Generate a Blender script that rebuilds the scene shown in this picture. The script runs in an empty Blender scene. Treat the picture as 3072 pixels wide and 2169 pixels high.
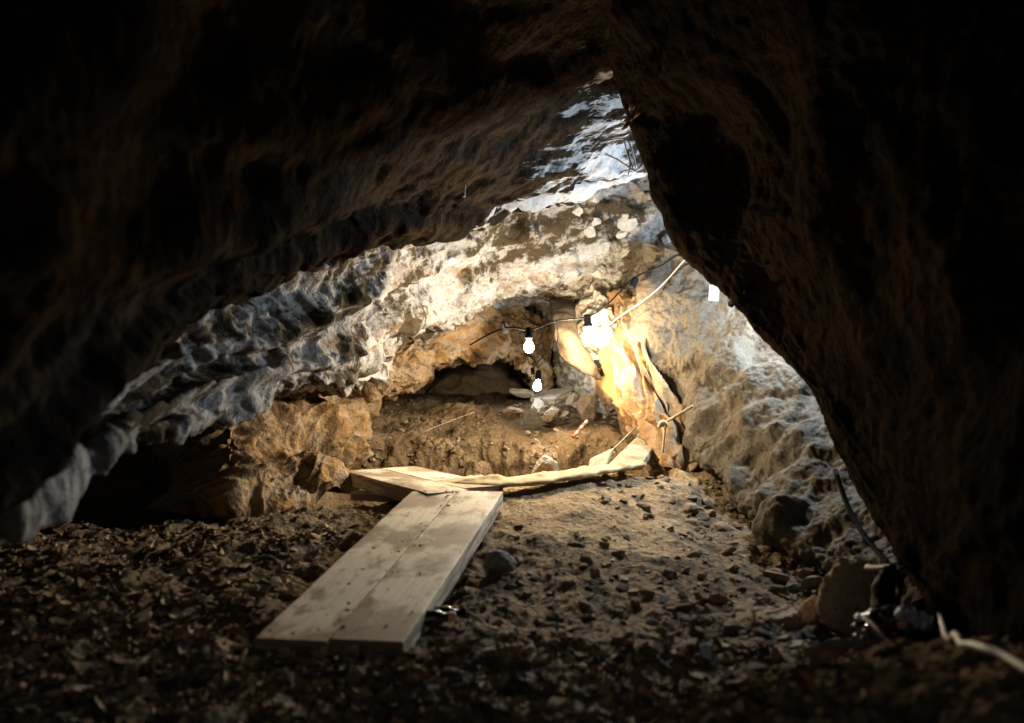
import bpy, math, random
import numpy as np
from mathutils import Vector, Matrix

random.seed(7)
RNG = np.random.default_rng(11)
SC = bpy.context.scene
COL = SC.collection
FPX, CX, CY, CZ = 900.0, 512.0, 361.5, 1.0      # focal length in picture units, camera height


def P(px, py, d):
    return np.array([(px - CX) / FPX * d, d, CZ - (py - CY) / FPX * d])


# ------------------------------------------------------------------ noise
def _h(ix, iy, iz, s):
    h = (ix * 374761393 + iy * 668265263 + iz * 2147483647 + s * 974634777) & 0xFFFFFFFF
    h = ((h ^ (h >> 13)) * 1274126177) & 0xFFFFFFFF
    h = ((h ^ (h >> 16)) * 2246822519) & 0xFFFFFFFF
    return h ^ (h >> 15)


_G = RNG.normal(size=(256, 3))
_G /= np.linalg.norm(_G, axis=1)[:, None]


def gnoise(p, seed=0):
    i = np.floor(p).astype(np.int64)
    f = p - i
    w = f * f * f * (f * (f * 6 - 15) + 10)
    out = np.zeros(p.shape[0])
    for dx in (0, 1):
        wx = w[:, 0] if dx else 1 - w[:, 0]
        for dy in (0, 1):
            wy = w[:, 1] if dy else 1 - w[:, 1]
            for dz in (0, 1):
                wz = w[:, 2] if dz else 1 - w[:, 2]
                g = _G[_h(i[:, 0] + dx, i[:, 1] + dy, i[:, 2] + dz, seed) & 255]
                out += wx * wy * wz * (g[:, 0] * (f[:, 0] - dx) + g[:, 1] * (f[:, 1] - dy) + g[:, 2] * (f[:, 2] - dz))
    return out * 1.6


def fbm(p, oct=4, seed=0, gain=0.5):
    a, o = 1.0, np.zeros(p.shape[0])
    q = p.copy()
    for k in range(oct):
        o += a * gnoise(q, seed + k)
        q = q * 2.03 + 5.1
        a *= gain
    return o


def ridged(p, oct=4, seed=0, gain=0.5):
    a, o = 1.0, np.zeros(p.shape[0])
    q = p.copy()
    for k in range(oct):
        n = 1 - np.abs(gnoise(q, seed + k)) * 1.6
        o += a * n * np.abs(n)
        q = q * 2.07 + 3.7
        a *= gain
    return o - 0.9


def worley(p, seed=0):
    i = np.floor(p).astype(np.int64)
    f1 = np.full(p.shape[0], 9.0)
    f2 = np.full(p.shape[0], 9.0)
    cid = np.zeros(p.shape[0])
    for dx in (-1, 0, 1):
        for dy in (-1, 0, 1):
            for dz in (-1, 0, 1):
                c = i + np.array([dx, dy, dz])
                h = _h(c[:, 0], c[:, 1], c[:, 2], seed)
                j = np.stack([(h & 1023), (h >> 10) & 1023, (h >> 20) & 1023], 1) / 1023.0
                d = np.linalg.norm(c + j - p, axis=1)
                near = d < f1
                f2 = np.where(near, f1, np.minimum(f2, d))
                cid = np.where(near, (h & 255) / 255.0, cid)
                f1 = np.where(near, d, f1)
    return f1, f2, cid


def facets(p, scale, seed=0, tilt=0.5, step=0.25, warp=0.25):
    """Broken rock: every cell is a tilted flat face with its own offset."""
    q = p * np.asarray(scale, float)
    if warp:
        q = q + warp * np.stack([fbm(q * 0.9 + 7 * k, 2, seed + 20 + k) for k in range(3)], 1)
    i = np.floor(q).astype(np.int64)
    ws = np.zeros(len(q)); val = np.zeros(len(q))
    for dx in (-1, 0, 1):
        for dy in (-1, 0, 1):
            for dz in (-1, 0, 1):
                c = i + np.array([dx, dy, dz])
                h = _h(c[:, 0], c[:, 1], c[:, 2], seed)
                j = np.stack([(h & 1023), (h >> 10) & 1023, (h >> 20) & 1023], 1) / 1023.0
                r = q - c - j
                d = np.linalg.norm(r, axis=1)
                wt = np.exp(-13.0 * d)
                g = _G[(h >> 5) & 255]
                v = tilt * np.sum(g * r, axis=1) + step * (((h >> 12) & 255) / 255.0 - 0.5)
                val += wt * v; ws += wt
    return val / (ws + 1e-12) / float(np.mean(scale))


def sstep(a, b, x):
    t = np.clip((x - a) / (b - a), 0, 1)
    return t * t * (3 - 2 * t)


def saw(t):                      # slow rise, quick fall: an overhanging ledge
    f = t - np.floor(t)
    return np.where(f < 0.8, sstep(0, 0.8, f) * (f / 0.8) ** 0.5, 1 - sstep(0.8, 1.0, f))


# ------------------------------------------------------------------ objects
def tag(o, label=None, cat=None, group=None, kind=None):
    if label: o['label'] = label
    if cat: o['category'] = cat
    if group: o['group'] = group
    if kind: o['kind'] = kind
    return o


def empty(name, loc, label, cat, group=None):
    o = bpy.data.objects.new(name, None)
    o.empty_display_size = 0.05
    COL.objects.link(o)
    o.location = loc
    return tag(o, label, cat, group)


def link(name, verts, faces, mat, parent=None, smooth=True, uv=None):
    me = bpy.data.meshes.new(name)
    verts = np.asarray(verts, dtype=np.float32)
    if parent is not None:
        verts = verts - np.array(wloc(parent), dtype=np.float32)
    if isinstance(faces, np.ndarray):
        n, k = faces.shape
        me.vertices.add(len(verts)); me.vertices.foreach_set('co', verts.ravel())
        me.loops.add(n * k); me.loops.foreach_set('vertex_index', faces.ravel().astype(np.int32))
        me.polygons.add(n)
        me.polygons.foreach_set('loop_start', np.arange(0, n * k, k, dtype=np.int32))
        me.update(calc_edges=True)
    else:
        me.from_pydata([tuple(map(float, v)) for v in verts], [], faces)
    if uv is not None:
        l = me.uv_layers.new(name='UVMap')
        idx = np.empty(len(me.loops), np.int32); me.loops.foreach_get('vertex_index', idx)
        l.data.foreach_set('uv', uv[idx].astype(np.float32).ravel())
    me.polygons.foreach_set('use_smooth', np.full(len(me.polygons), smooth))
    me.update()
    if mat: me.materials.append(mat)
    o = bpy.data.objects.new(name, me)
    COL.objects.link(o)
    if parent is not None: o.parent = parent
    return o


def wloc(o):
    v = Vector((0, 0, 0))
    while o is not None:
        v += Vector(o.location); o = o.parent
    return v


def grid_faces(nu, nv):
    i = np.arange(nu * nv).reshape(nu, nv)
    return np.stack([i[:-1, :-1], i[1:, :-1], i[1:, 1:], i[:-1, 1:]], -1).reshape(-1, 4)


def spline_matrix(n, N):
    """Natural cubic spline through n knots at 0..n-1, sampled at N points, as a matrix."""
    if n == 2:
        t = np.linspace(0, 1, N); return np.stack([1 - t, t], 1)
    A = np.zeros((n, n)); B = np.zeros((n, n))
    A[0, 0] = A[-1, -1] = 1
    for k in range(1, n - 1):
        A[k, k - 1:k + 2] = 1, 4, 1
        B[k, k - 1:k + 2] = 6, -12, 6
    M2 = np.linalg.solve(A, B)
    x = np.linspace(0, n - 1, N)
    k = np.minimum(x.astype(int), n - 2); t = x - k
    I = np.eye(n)
    a, b = (1 - t)[:, None], t[:, None]
    return a * I[k] + b * I[k + 1] + ((a ** 3 - a) * M2[k] + (b ** 3 - b) * M2[k + 1]) / 6


def normals(V):
    du = np.gradient(V, axis=0); dv = np.gradient(V, axis=1)
    n = np.cross(du, dv)
    n /= np.linalg.norm(n, axis=2)[..., None] + 1e-9
    return n


def patch(name, ctrl, nu, nv, disp, mat, parent=None, toward=(0, 0, CZ)):
    """Sheet of rock through a grid of 3-D control points, roughened along its normals."""
    C = np.array([[p if len(p) == 3 and isinstance(p, np.ndarray) else P(*p) for p in row] for row in ctrl])
    Mu, Mv = spline_matrix(C.shape[0], nu), spline_matrix(C.shape[1], nv)
    V = np.einsum('ai,ijk,bj->abk', Mu, C, Mv)
    n = normals(V)
    sgn = np.sign(np.sum(n * (np.array(toward) - V), axis=2).mean())
    n = n * (sgn if sgn else 1)
    lu = np.concatenate([[0], np.cumsum(np.linalg.norm(np.diff(V, axis=0), axis=2).mean(1))])
    lv = np.concatenate([[0], np.cumsum(np.linalg.norm(np.diff(V, axis=1), axis=2).mean(0))])
    U, W = np.meshgrid(lu, lv, indexing='ij')
    su, sv = np.meshgrid(np.linspace(0, 1, nu), np.linspace(0, 1, nv), indexing='ij')
    d = disp(V.reshape(-1, 3), U.ravel(), W.ravel(), su.ravel(), sv.ravel()).reshape(nu, nv)
    V = V + n * d[..., None]
    f = grid_faces(nu, nv)
    return link(name, V.reshape(-1, 3), f, mat, parent, uv=np.stack([U.ravel(), W.ravel()], 1))


def tube(name, pts, r, mat, parent=None, n=8, sub=6, cap=True):
    """Round cable or stick through points; r may be a list."""
    pts = np.array(pts, float)
    k = len(pts)
    M = spline_matrix(k, (k - 1) * sub + 1)
    Q = M @ pts
    R = M @ (np.full(k, r) if np.isscalar(r) else np.array(r, float))
    T = np.gradient(Q, axis=0); T /= np.linalg.norm(T, axis=1)[:, None] + 1e-9
    up = np.array([0.3, 0.2, 1.0])
    V = []
    for q, t, rr in zip(Q, T, R):
        a = np.cross(t, up)
        if np.linalg.norm(a) < 1e-3: a = np.cross(t, [1, 0, 0])
        a /= np.linalg.norm(a); b = np.cross(t, a)
        for j in range(n):
            w = 2 * math.pi * j / n
            V.append(q + rr * (math.cos(w) * a + math.sin(w) * b))
    F = []
    m = len(Q)
    for i in range(m - 1):
        for j in range(n):
            F.append((i * n + j, i * n + (j + 1) % n, (i + 1) * n + (j + 1) % n, (i + 1) * n + j))
    if cap:
        F.append(tuple(range(n - 1, -1, -1))); F.append(tuple((m - 1) * n + j for j in range(n)))
    return link(name, V, F, mat, parent)


def lathe(name, prof, origin, axis, mat, parent=None, n=20):
    """Turned body: prof = [(radius, height)] along axis from origin."""
    ax = Vector(axis).normalized(); o = Vector(origin)
    a = ax.orthogonal().normalized(); b = ax.cross(a)
    V, F = [], []
    for r, h in prof:
        for j in range(n):
            w = 2 * math.pi * j / n
            V.append(o + ax * h + (a * math.cos(w) + b * math.sin(w)) * r)
    for i in range(len(prof) - 1):
        for j in range(n):
            F.append((i * n + j, i * n + (j + 1) % n, (i + 1) * n + (j + 1) % n, (i + 1) * n + j))
    F.append(tuple(range(n - 1, -1, -1))); F.append(tuple((len(prof) - 1) * n + j for j in range(n)))
    return link(name, [tuple(v) for v in V], F, mat, parent)


# ------------------------------------------------------------------ materials
class NT:
    def __init__(s, name):
        s.m = bpy.data.materials.new(name); s.m.use_nodes = True
        s.t = s.m.node_tree; s.b = s.t.nodes['Principled BSDF']

    def n(s, typ, **kw):
        x = s.t.nodes.new(typ)
        for k, v in kw.items():
            if k in x.inputs: x.inputs[k].default_value = v
            else: setattr(x, k, v)
        return x

    def l(s, a, b): s.t.links.new(a, b)

    def coord(s, kind='Object', scale=(1, 1, 1), rot=(0, 0, 0)):
        c = s.n('ShaderNodeTexCoord'); m = s.n('ShaderNodeMapping')
        m.inputs['Scale'].default_value = scale; m.inputs['Rotation'].default_value = rot
        s.l(c.outputs[kind], m.inputs['Vector']); return m.outputs['Vector']

    def noise(s, vec, scale, detail=6, rough=0.6, dist=0.0):
        x = s.n('ShaderNodeTexNoise', Scale=scale, Detail=detail, Roughness=rough, Distortion=dist)
        s.l(vec, x.inputs['Vector']); return x.outputs['Fac']

    def voro(s, vec, scale, feature='F1', out='Distance'):
        x = s.n('ShaderNodeTexVoronoi', feature=feature); x.inputs['Scale'].default_value = scale
        s.l(vec, x.inputs['Vector']); return x.outputs[out]

    def ramp(s, fac, stops):
        r = s.n('ShaderNodeValToRGB'); e = r.color_ramp.elements
        while len(e) < len(stops): e.new(0.5)
        for el, (p, c) in zip(e, stops):
            el.position = p; el.color = (c, c, c, 1) if np.isscalar(c) else (*c, 1)
        s.l(fac, r.inputs['Fac']); return r.outputs['Color']

    def mix(s, fac, a, b, mode='MIX'):
        x = s.n('ShaderNodeMix', data_type='RGBA', blend_type=mode)
        for sock, v in ((x.inputs[0], fac), (x.inputs[6], a), (x.inputs[7], b)):
            if hasattr(v, 'links'): s.l(v, sock)
            elif np.isscalar(v): sock.default_value = v
            else: sock.default_value = (*v, 1)
        return x.outputs[2]

    def math(s, op, a, b):
        x = s.n('ShaderNodeMath', operation=op)
        for sock, v in ((x.inputs[0], a), (x.inputs[1], b)):
            if hasattr(v, 'links'): s.l(v, sock)
            else: sock.default_value = v
        return x.outputs[0]

    def bump(s, h, strength, dist, prev=None):
        x = s.n('ShaderNodeBump'); x.inputs['Strength'].default_value = strength
        x.inputs['Distance'].default_value = dist
        s.l(h, x.inputs['Height'])
        if prev is not None: s.l(prev, x.inputs['Normal'])
        return x.outputs['Normal']

    def done(s, color=None, rough=0.8, normal=None, **kw):
        if color is not None:
            if hasattr(color, 'links'): s.l(color, s.b.inputs['Base Color'])
            else: s.b.inputs['Base Color'].default_value = (*color, 1)
        if hasattr(rough, 'links'): s.l(rough, s.b.inputs['Roughness'])
        else: s.b.inputs['Roughness'].default_value = rough
        if normal is not None: s.l(normal, s.b.inputs['Normal'])
        for k, v in kw.items():
            s.b.inputs[k.replace('_', ' ')].default_value = v
        return s.m


def rock_mat(name, pale, ochre, dark, t_dark=0.5, t_ochre=0.55, kind='UV', stretch=(0.45, 1, 1), big=1.3, spec=0.08,
             bumpk=1.0, rough=0.85, lit_calcite=False, hard=1.0):
    k = NT(name)
    v = k.coord(kind, stretch)
    o = k.coord('Object')
    n1 = k.noise(v, big, 6, 0.66, 0.35)
    n2 = k.noise(v, big * 2.1, 5, 0.68, 0.2)
    n3 = k.noise(o, 9, 5, 0.72)
    fine = k.noise(o, 45, 3, 0.7)
    col = k.mix(k.ramp(n3, [(0.3, 0.0), (0.7, 1.0)]), tuple(c * 0.62 for c in pale), tuple(min(1, c * 1.12) for c in pale))
    col = k.mix(k.ramp(n2, [(t_ochre - 0.10, 0.0), (t_ochre + 0.10, 1.0)]), col, ochre)
    m = k.math('ADD', n1, k.math('MULTIPLY', k.math('SUBTRACT', n3, 0.5), 0.7))
    col = k.mix(k.ramp(m, [(t_dark - 0.06 * hard, 0.0), (t_dark + 0.07 * hard, 1.0)]), col, dark)
    col = k.mix(k.ramp(fine, [(0.30, 0.7), (0.45, 0.0)]), col, tuple(c * 0.5 for c in dark))
    if lit_calcite:      # white mineral film streaked along the bedding, painted only at the lamp-lit end
        a = k.n('ShaderNodeAttribute'); a.attribute_name = 'lit_calcite'
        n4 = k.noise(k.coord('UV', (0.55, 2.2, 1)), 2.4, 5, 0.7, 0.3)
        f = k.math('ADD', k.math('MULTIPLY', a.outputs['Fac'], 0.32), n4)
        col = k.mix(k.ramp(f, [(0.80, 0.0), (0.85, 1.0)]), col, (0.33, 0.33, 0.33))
    nb = k.bump(n3, 0.75 * bumpk, 0.05)
    vor = k.voro(k.coord('Object'), 14)
    nb = k.bump(vor, 0.35 * bumpk, 0.03, nb)
    nb = k.bump(fine, 0.7 * bumpk, 0.012, nb)
    k.b.inputs['IOR'].default_value = 1.01 if spec < 0.05 else 1.3
    return k.done(col, rough, nb, Specular_IOR_Level=spec)


def plain(name, color, rough=0.6, metal=0.0, var=0.25, scale=40, bump=0.2, bd=0.003, spec=0.5):
    k = NT(name)
    o = k.coord('Object')
    n = k.noise(o, scale, 5, 0.6)
    c = k.mix(k.ramp(n, [(0.3, 0.0), (0.7, 1.0)]), tuple(x * (1 - var) for x in color), tuple(min(1, x * (1 + var)) for x in color))
    return k.done(c, rough, k.bump(n, bump, bd), Metallic=metal, Specular_IOR_Level=spec)


def glow(name, color, strength):
    k = NT(name)
    k.b.inputs['Emission Color'].default_value = (*color, 1)
    k.b.inputs['Emission Strength'].default_value = strength
    return k.done((0.8, 0.8, 0.8), 0.3)


M_NEAR = rock_mat('shade_dark_ceiling_rock', (0.040, 0.030, 0.023), (0.045, 0.029, 0.016), (0.016, 0.012, 0.009), 0.48, 0.52, stretch=(0.4, 1, 1), big=2.2, lit_calcite=True, spec=0.03, bumpk=0.9)  # near-black colour stands in for the dimness of the near ceiling
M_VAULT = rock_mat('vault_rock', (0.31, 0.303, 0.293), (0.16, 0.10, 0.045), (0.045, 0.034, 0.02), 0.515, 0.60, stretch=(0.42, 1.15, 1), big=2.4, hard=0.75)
M_BACK = rock_mat('back_rock', (0.40, 0.37, 0.32), (0.28, 0.17, 0.07), (0.10, 0.065, 0.035), 0.66, 0.60, kind='Object', stretch=(1, 1, 1))
M_OCHRE = rock_mat('ochre_rock', (0.29, 0.22, 0.145), (0.225, 0.132, 0.055), (0.07, 0.042, 0.022), 0.57, 0.50, kind='Object', stretch=(1, 1, 1.6), big=2.2)
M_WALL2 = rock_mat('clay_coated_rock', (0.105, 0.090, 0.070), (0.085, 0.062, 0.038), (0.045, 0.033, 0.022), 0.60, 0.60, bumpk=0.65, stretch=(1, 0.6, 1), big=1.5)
M_WALL1 = rock_mat('shade_dark_wall_rock', (0.024, 0.018, 0.0135), (0.027, 0.0175, 0.0105), (0.012, 0.009, 0.007), 0.50, 0.5, spec=0.03, bumpk=0.9, stretch=(1, 0.5, 1), big=1.2)  # shade on the near wall is put into its very dark colour
M_SHELL = rock_mat('deep_rock', (0.12, 0.09, 0.07), (0.09, 0.06, 0.035), (0.04, 0.03, 0.02), 0.5, 0.55, kind='Object', stretch=(1, 1, 1))
M_FLOW = rock_mat('flowstone', (0.22, 0.175, 0.125), (0.21, 0.11, 0.035), (0.11, 0.055, 0.02), 0.68, 0.50, stretch=(4.0, 0.3, 1), big=2.2, spec=0.2, bumpk=0.5, rough=0.65)
M_STONE = rock_mat('loose_stone', (0.42, 0.32, 0.225), (0.33, 0.21, 0.115), (0.14, 0.11, 0.08), 0.64, 0.58, kind='Object', stretch=(1, 1, 1), big=6)
M_STONE_G = rock_mat('grey_stone', (0.25, 0.225, 0.195), (0.20, 0.16, 0.115), (0.11, 0.098, 0.08), 0.58, 0.62, kind='Object', stretch=(1, 1, 1), big=6)
M_COBBLE = rock_mat('pale_cobble', (0.36, 0.345, 0.32), (0.30, 0.24, 0.17), (0.25, 0.2, 0.15), 0.72, 0.68, kind='Object', stretch=(1, 1, 1), big=5, bumpk=0.4)
M_PALE = rock_mat('pale_stone', (0.48, 0.42, 0.32), (0.36, 0.26, 0.14), (0.2, 0.14, 0.08), 0.68, 0.62, kind='Object', stretch=(1, 1, 1), big=5)


def soil_mat():
    k = NT('cave_soil')
    o = k.coord('Object')
    n2 = k.noise(o, 7, 5, 0.72)
    n3 = k.noise(o, 38, 4, 0.75)
    a = k.n('ShaderNodeAttribute'); a.attribute_name = 'clay'
    dark = k.mix(k.ramp(n2, [(0.35, 0.0), (0.65, 1.0)]), (0.10, 0.072, 0.045), (0.20, 0.145, 0.088))
    clay = k.mix(k.ramp(n2, [(0.35, 0.0), (0.65, 1.0)]), (0.22, 0.155, 0.088), (0.34, 0.245, 0.148))
    f = k.math('ADD', a.outputs['Fac'], k.math('MULTIPLY', k.math('SUBTRACT', n2, 0.5), 0.7))
    c = k.mix(k.ramp(f, [(0.35, 0.0), (0.65, 1.0)]), dark, clay)
    dm = k.n('ShaderNodeAttribute'); dm.attribute_name = 'lamp_offset'  # bench soil darkened in colour to offset the lamps close by
    f2 = k.math('ADD', dm.outputs['Fac'], k.math('MULTIPLY', k.math('SUBTRACT', n2, 0.5), 0.8))
    c = k.mix(k.ramp(f2, [(0.3, 0.0), (0.7, 1.0)]), c, (0.115, 0.078, 0.042))
    c = k.mix(k.ramp(n3, [(0.36, 0.75), (0.47, 0.0)]), c, (0.03, 0.02, 0.013))
    c = k.mix(k.ramp(n3, [(0.60, 0.0), (0.72, 0.6)]), c, (0.26, 0.2, 0.13))
    nb = k.bump(n2, 0.7, 0.05)
    nb = k.bump(k.voro(o, 30), 0.5, 0.02, nb)
    nb = k.bump(n3, 0.9, 0.014, nb)
    return k.done(c, 0.9, nb, Specular_IOR_Level=0.05)


M_SOIL = soil_mat()


def wood_mat(name='plank_wood', base=(0.62, 0.52, 0.385)):
    k = NT(name)
    v = k.coord('UV', (1, 1, 1))
    g = k.noise(k.coord('UV', (1.2, 26, 1)), 2.2, 6, 0.65, 0.6)
    fine = k.noise(k.coord('UV', (4, 110, 1)), 3, 4, 0.6)
    stain = k.noise(k.coord('UV', (0.8, 1.5, 1)), 2.0, 6, 0.62, 0.3)
    spots = k.noise(v, 55, 3, 0.6)
    grit = k.noise(v, 160, 2, 0.5)
    c = k.mix(k.ramp(g, [(0.3, 0.0), (0.7, 1.0)]), tuple(x * 0.80 for x in base), tuple(x * 1.1 for x in base))
    c = k.mix(k.ramp(fine, [(0.35, 0.35), (0.55, 0.0)]), c, tuple(x * 0.5 for x in base))
    c = k.mix(k.ramp(stain, [(0.46, 0.0), (0.54, 0.95)]), c, (base[0] * 0.40, base[1] * 0.36, base[2] * 0.32))
    mud = k.noise(k.coord('UV', (0.7, 1.1, 1)), 7, 6, 0.7)
    c = k.mix(k.ramp(mud, [(0.53, 0.0), (0.63, 0.75)]), c, (0.13, 0.095, 0.06))
    c = k.mix(k.ramp(spots, [(0.70, 0.0), (0.75, 0.85)]), c, (0.06, 0.045, 0.03))
    c = k.mix(k.ramp(grit, [(0.72, 0.0), (0.78, 0.7)]), c, (0.05, 0.04, 0.03))
    nb = k.bump(g, 0.25, 0.004)
    nb = k.bump(fine, 0.3, 0.0015, nb)
    nb = k.bump(grit, 0.3, 0.002, nb)
    return k.done(c, 0.72, nb, Specular_IOR_Level=0.3)


M_WOOD = wood_mat()
M_WOODEND = wood_mat('plank_end_grain', (0.30, 0.235, 0.165))
M_CLOTH = plain('yellow_cloth', (0.42, 0.32, 0.175), 0.9, var=0.4, scale=9, bump=0.6, bd=0.012, spec=0.2)
M_BLACK = plain('black_rubber', (0.011, 0.011, 0.012), 0.7, var=0.3, spec=0.12)
M_BAG = plain('black_plastic_film', (0.012, 0.012, 0.016), 0.16, var=0.3, spec=0.8, bump=0.5, bd=0.006)
M_FOIL = plain('clear_plastic_film', (0.34, 0.37, 0.46), 0.12, metal=0.55, var=0.4, scale=25, bump=0.8, bd=0.01)
M_WHITE = plain('white_card', (0.72, 0.74, 0.78), 0.6, var=0.05)
def card_mat():
    k = NT('backlit_card')
    t = k.n('ShaderNodeBsdfTranslucent'); t.inputs['Color'].default_value = (0.85, 0.88, 0.92, 1)
    m = k.n('ShaderNodeMixShader'); m.inputs[0].default_value = 0.65
    k.done((0.75, 0.77, 0.8), 0.6)
    k.l(k.b.outputs[0], m.inputs[1]); k.l(t.outputs[0], m.inputs[2])
    k.l(m.outputs[0], k.t.nodes['Material Output'].inputs['Surface'])
    return k.m


M_CARD = card_mat()
M_BLACK.node_tree.nodes['Principled BSDF'].inputs['IOR'].default_value = 1.08
M_GREYC = plain('grey_cable_sheath', (0.34, 0.32, 0.29), 0.55, var=0.15)
M_WHITEC = plain('white_cable_sheath', (0.3, 0.265, 0.215), 0.6, var=0.2)
M_CABLEW = plain('pale_cable_sheath', (0.62, 0.60, 0.57), 0.5, var=0.1)
M_ROPE = plain('pale_rope', (0.42, 0.36, 0.28), 0.9, var=0.3, scale=120, bump=0.8)
M_TWIG = plain('dry_root', (0.32, 0.24, 0.15), 0.85, var=0.4, scale=60, bump=0.8, bd=0.004)
M_RED = plain('red_scale_paint', (0.34, 0.06, 0.04), 0.6, var=0.2)
M_PINK = plain('pink_label', (0.55, 0.26, 0.20), 0.6, var=0.1)
M_COBWEB = plain('cobweb', (0.42, 0.44, 0.48), 0.8, var=0.1)
M_LEAF = None


def litter_mat():
    k = NT('leaf_litter')
    a = k.n('ShaderNodeAttribute'); a.attribute_name = 'tone'
    o = k.coord('Object')
    n = k.noise(o, 60, 4, 0.6)
    c = k.ramp(a.outputs['Fac'], [(0.0, (0.07, 0.048, 0.028)), (0.35, (0.16, 0.11, 0.06)), (0.7, (0.28, 0.19, 0.105)), (1.0, (0.42, 0.30, 0.18))])
    c = k.mix(k.ramp(n, [(0.35, 0.6), (0.55, 0.0)]), c, (0.05, 0.034, 0.02))
    return k.done(c, 0.8, k.bump(n, 0.4, 0.004), Specular_IOR_Level=0.1)


M_LEAF = litter_mat()


def gravel_mat():
    k = NT('gravel_shards')
    a = k.n('ShaderNodeAttribute'); a.attribute_name = 'tone'
    o = k.coord('Object')
    n = k.noise(o, 70, 5, 0.65)
    c = k.ramp(a.outputs['Fac'], [(0.0, (0.08, 0.06, 0.038)), (0.5, (0.19, 0.145, 0.09)), (0.85, (0.28, 0.22, 0.14)), (1.0, (0.21, 0.195, 0.175))])
    c = k.mix(k.ramp(n, [(0.35, 0.5), (0.6, 0.0)]), c, (0.05, 0.038, 0.026))
    return k.done(c, 0.85, k.bump(n, 0.5, 0.005), Specular_IOR_Level=0.08)


M_GRAVEL = gravel_mat()

# ------------------------------------------------------------------ the floor
ANCH = [P(512, 723, 2.55), P(200, 723, 2.55), P(700, 705, 2.55), P(512, 660, 3.05), P(300, 660, 3.0), P(100, 680, 2.8), P(0, 645, 3.0),
        P(60, 600, 3.5), P(200, 600, 3.55), P(150, 545, 4.5), P(60, 540, 4.6), P(280, 560, 4.3), P(330, 520, 5.0), P(270, 512, 5.5),
        np.array([-.3, 5.3, CZ - .85]), np.array([-.75, 5.7, CZ - .86]), np.array([-.65, 3.0, CZ - .985]), np.array([-.35, 2.9, CZ - .985]), np.array([-.9, 3.0, CZ - .97]), np.array([-.4, 4.2, CZ - .96]),
        np.array([-.2, 4.8, CZ - .86]),
        P(520, 510, 5.0), P(554, 486, 5.55), P(600, 479, 5.75), P(580, 510, 5.0), P(640, 475, 6.0), P(560, 552, 4.4), P(520, 552, 4.4),
        P(600, 590, 3.98), P(540, 602, 3.85), P(680, 520, 5.3), P(740, 560, 4.7), P(800, 620, 3.75), P(870, 650, 3.35), P(700, 640, 3.4),
        P(850, 672, 2.35), P(1000, 690, 1.9), P(950, 648, 2.9), P(512, 900, 1.6), P(0, 900, 1.55), P(1000, 900, 1.2),
        P(350, 430, 7.6), P(450, 437, 7.55), P(560, 437, 7.5), P(600, 433, 7.5), P(480, 414, 8.4), P(400, 412, 8.6), P(560, 410, 8.6),
        P(640, 430, 7.6), P(520, 399, 9.5), P(420, 400, 9.8), P(490, 389, 12), P(300, 440, 7.0), P(600, 400, 9.5),
        np.array([-3, 6, CZ - .9]), np.array([-3, 9.5, CZ - .5]), np.array([3, 3, CZ - .9]), np.array([3, 7, CZ - .8]), np.array([0, 13.5, CZ + .1]),
        np.array([0, -1.5, CZ - .95]), np.array([-3, -1.5, CZ - .9]), np.array([3, -1.5, CZ - .6]), np.array([-3, 3, CZ - .9])]
ANCH = np.array(ANCH)


def _tps_fit(X, z, lam=0.02):
    n = len(X)
    r = np.linalg.norm(X[:, None] - X[None], axis=2)
    K = np.where(r > 0, r * r * np.log(r + 1e-9), 0) + lam * np.eye(n)
    Pm = np.c_[np.ones(n), X]
    A = np.block([[K, Pm], [Pm.T, np.zeros((3, 3))]])
    return np.linalg.solve(A, np.r_[z, 0, 0, 0])


_TW = _tps_fit(ANCH[:, :2], ANCH[:, 2])


def h_base(x, y):
    out = np.zeros_like(x)
    for (ax, ay), w in zip(ANCH[:, :2], _TW[:len(ANCH)]):
        r2 = (x - ax) ** 2 + (y - ay) ** 2
        out += w * 0.5 * r2 * np.log(r2 + 1e-12)
    return out + _TW[-3] + _TW[-2] * x + _TW[-1] * y


def h_floor(x, y, fine=True):
    q = np.stack([x, y, np.zeros_like(x)], 1)
    wob = fbm(q * 1.7, 3, 40) * 0.13 + fbm(q * 7, 3, 44) * 0.03
    wob2 = fbm(q * 2.3, 4, 48) * 0.16 + fbm(q * 9, 3, 50) * 0.05
    z = h_base(x, y)
    # excavated trench between the cloth roll and the soil bench
    near = 5.78 + 0.25 * x + wob * 0.5
    far = 7.55 + 0.06 * x + wob2 * 1.3
    m = sstep(0, 0.22, y - near) * sstep(0.0, 0.62, far - y) * sstep(-1.75, -1.15, x + wob) * sstep(1.15, 0.85, x + wob)
    z = z - 0.62 * m
    # step above the trench: little second bench
    far2 = 8.35 + 0.25 * np.sin(x * 1.3) + wob2 * 1.4
    z = z - 0.05 * sstep(0.18, 0.0, y - far2) * sstep(7.4, 7.8, y) * sstep(-2.4, -1.8, x)
    rough = 1.0 - 0.5 * sstep(3.2, 4.4, y) * sstep(-0.3, 0.1, x) * sstep(1.5, 0.9, x)
    if fine:
        z = z + sstep(6.9, 7.8, y) * fbm(q * 1.6, 3, 17) * 0.06
        z = z + rough * (fbm(q * 2.6, 3, 1) * 0.045 + fbm(q * 9, 4, 5) * 0.022 + ridged(q * 16, 3, 9) * 0.010)
        z = z + rough * fbm(q * 45, 2, 13) * 0.006
        f1, f2, _c = worley(q * 11, 3)
        z = z + rough * 0.012 * np.clip(0.55 - f1, 0, 1)
    return z


def hz(x, y):
    return float(h_floor(np.array([float(x)]), np.array([float(y)]))[0])


_HX = np.linspace(-5, 5, 400)


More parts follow.
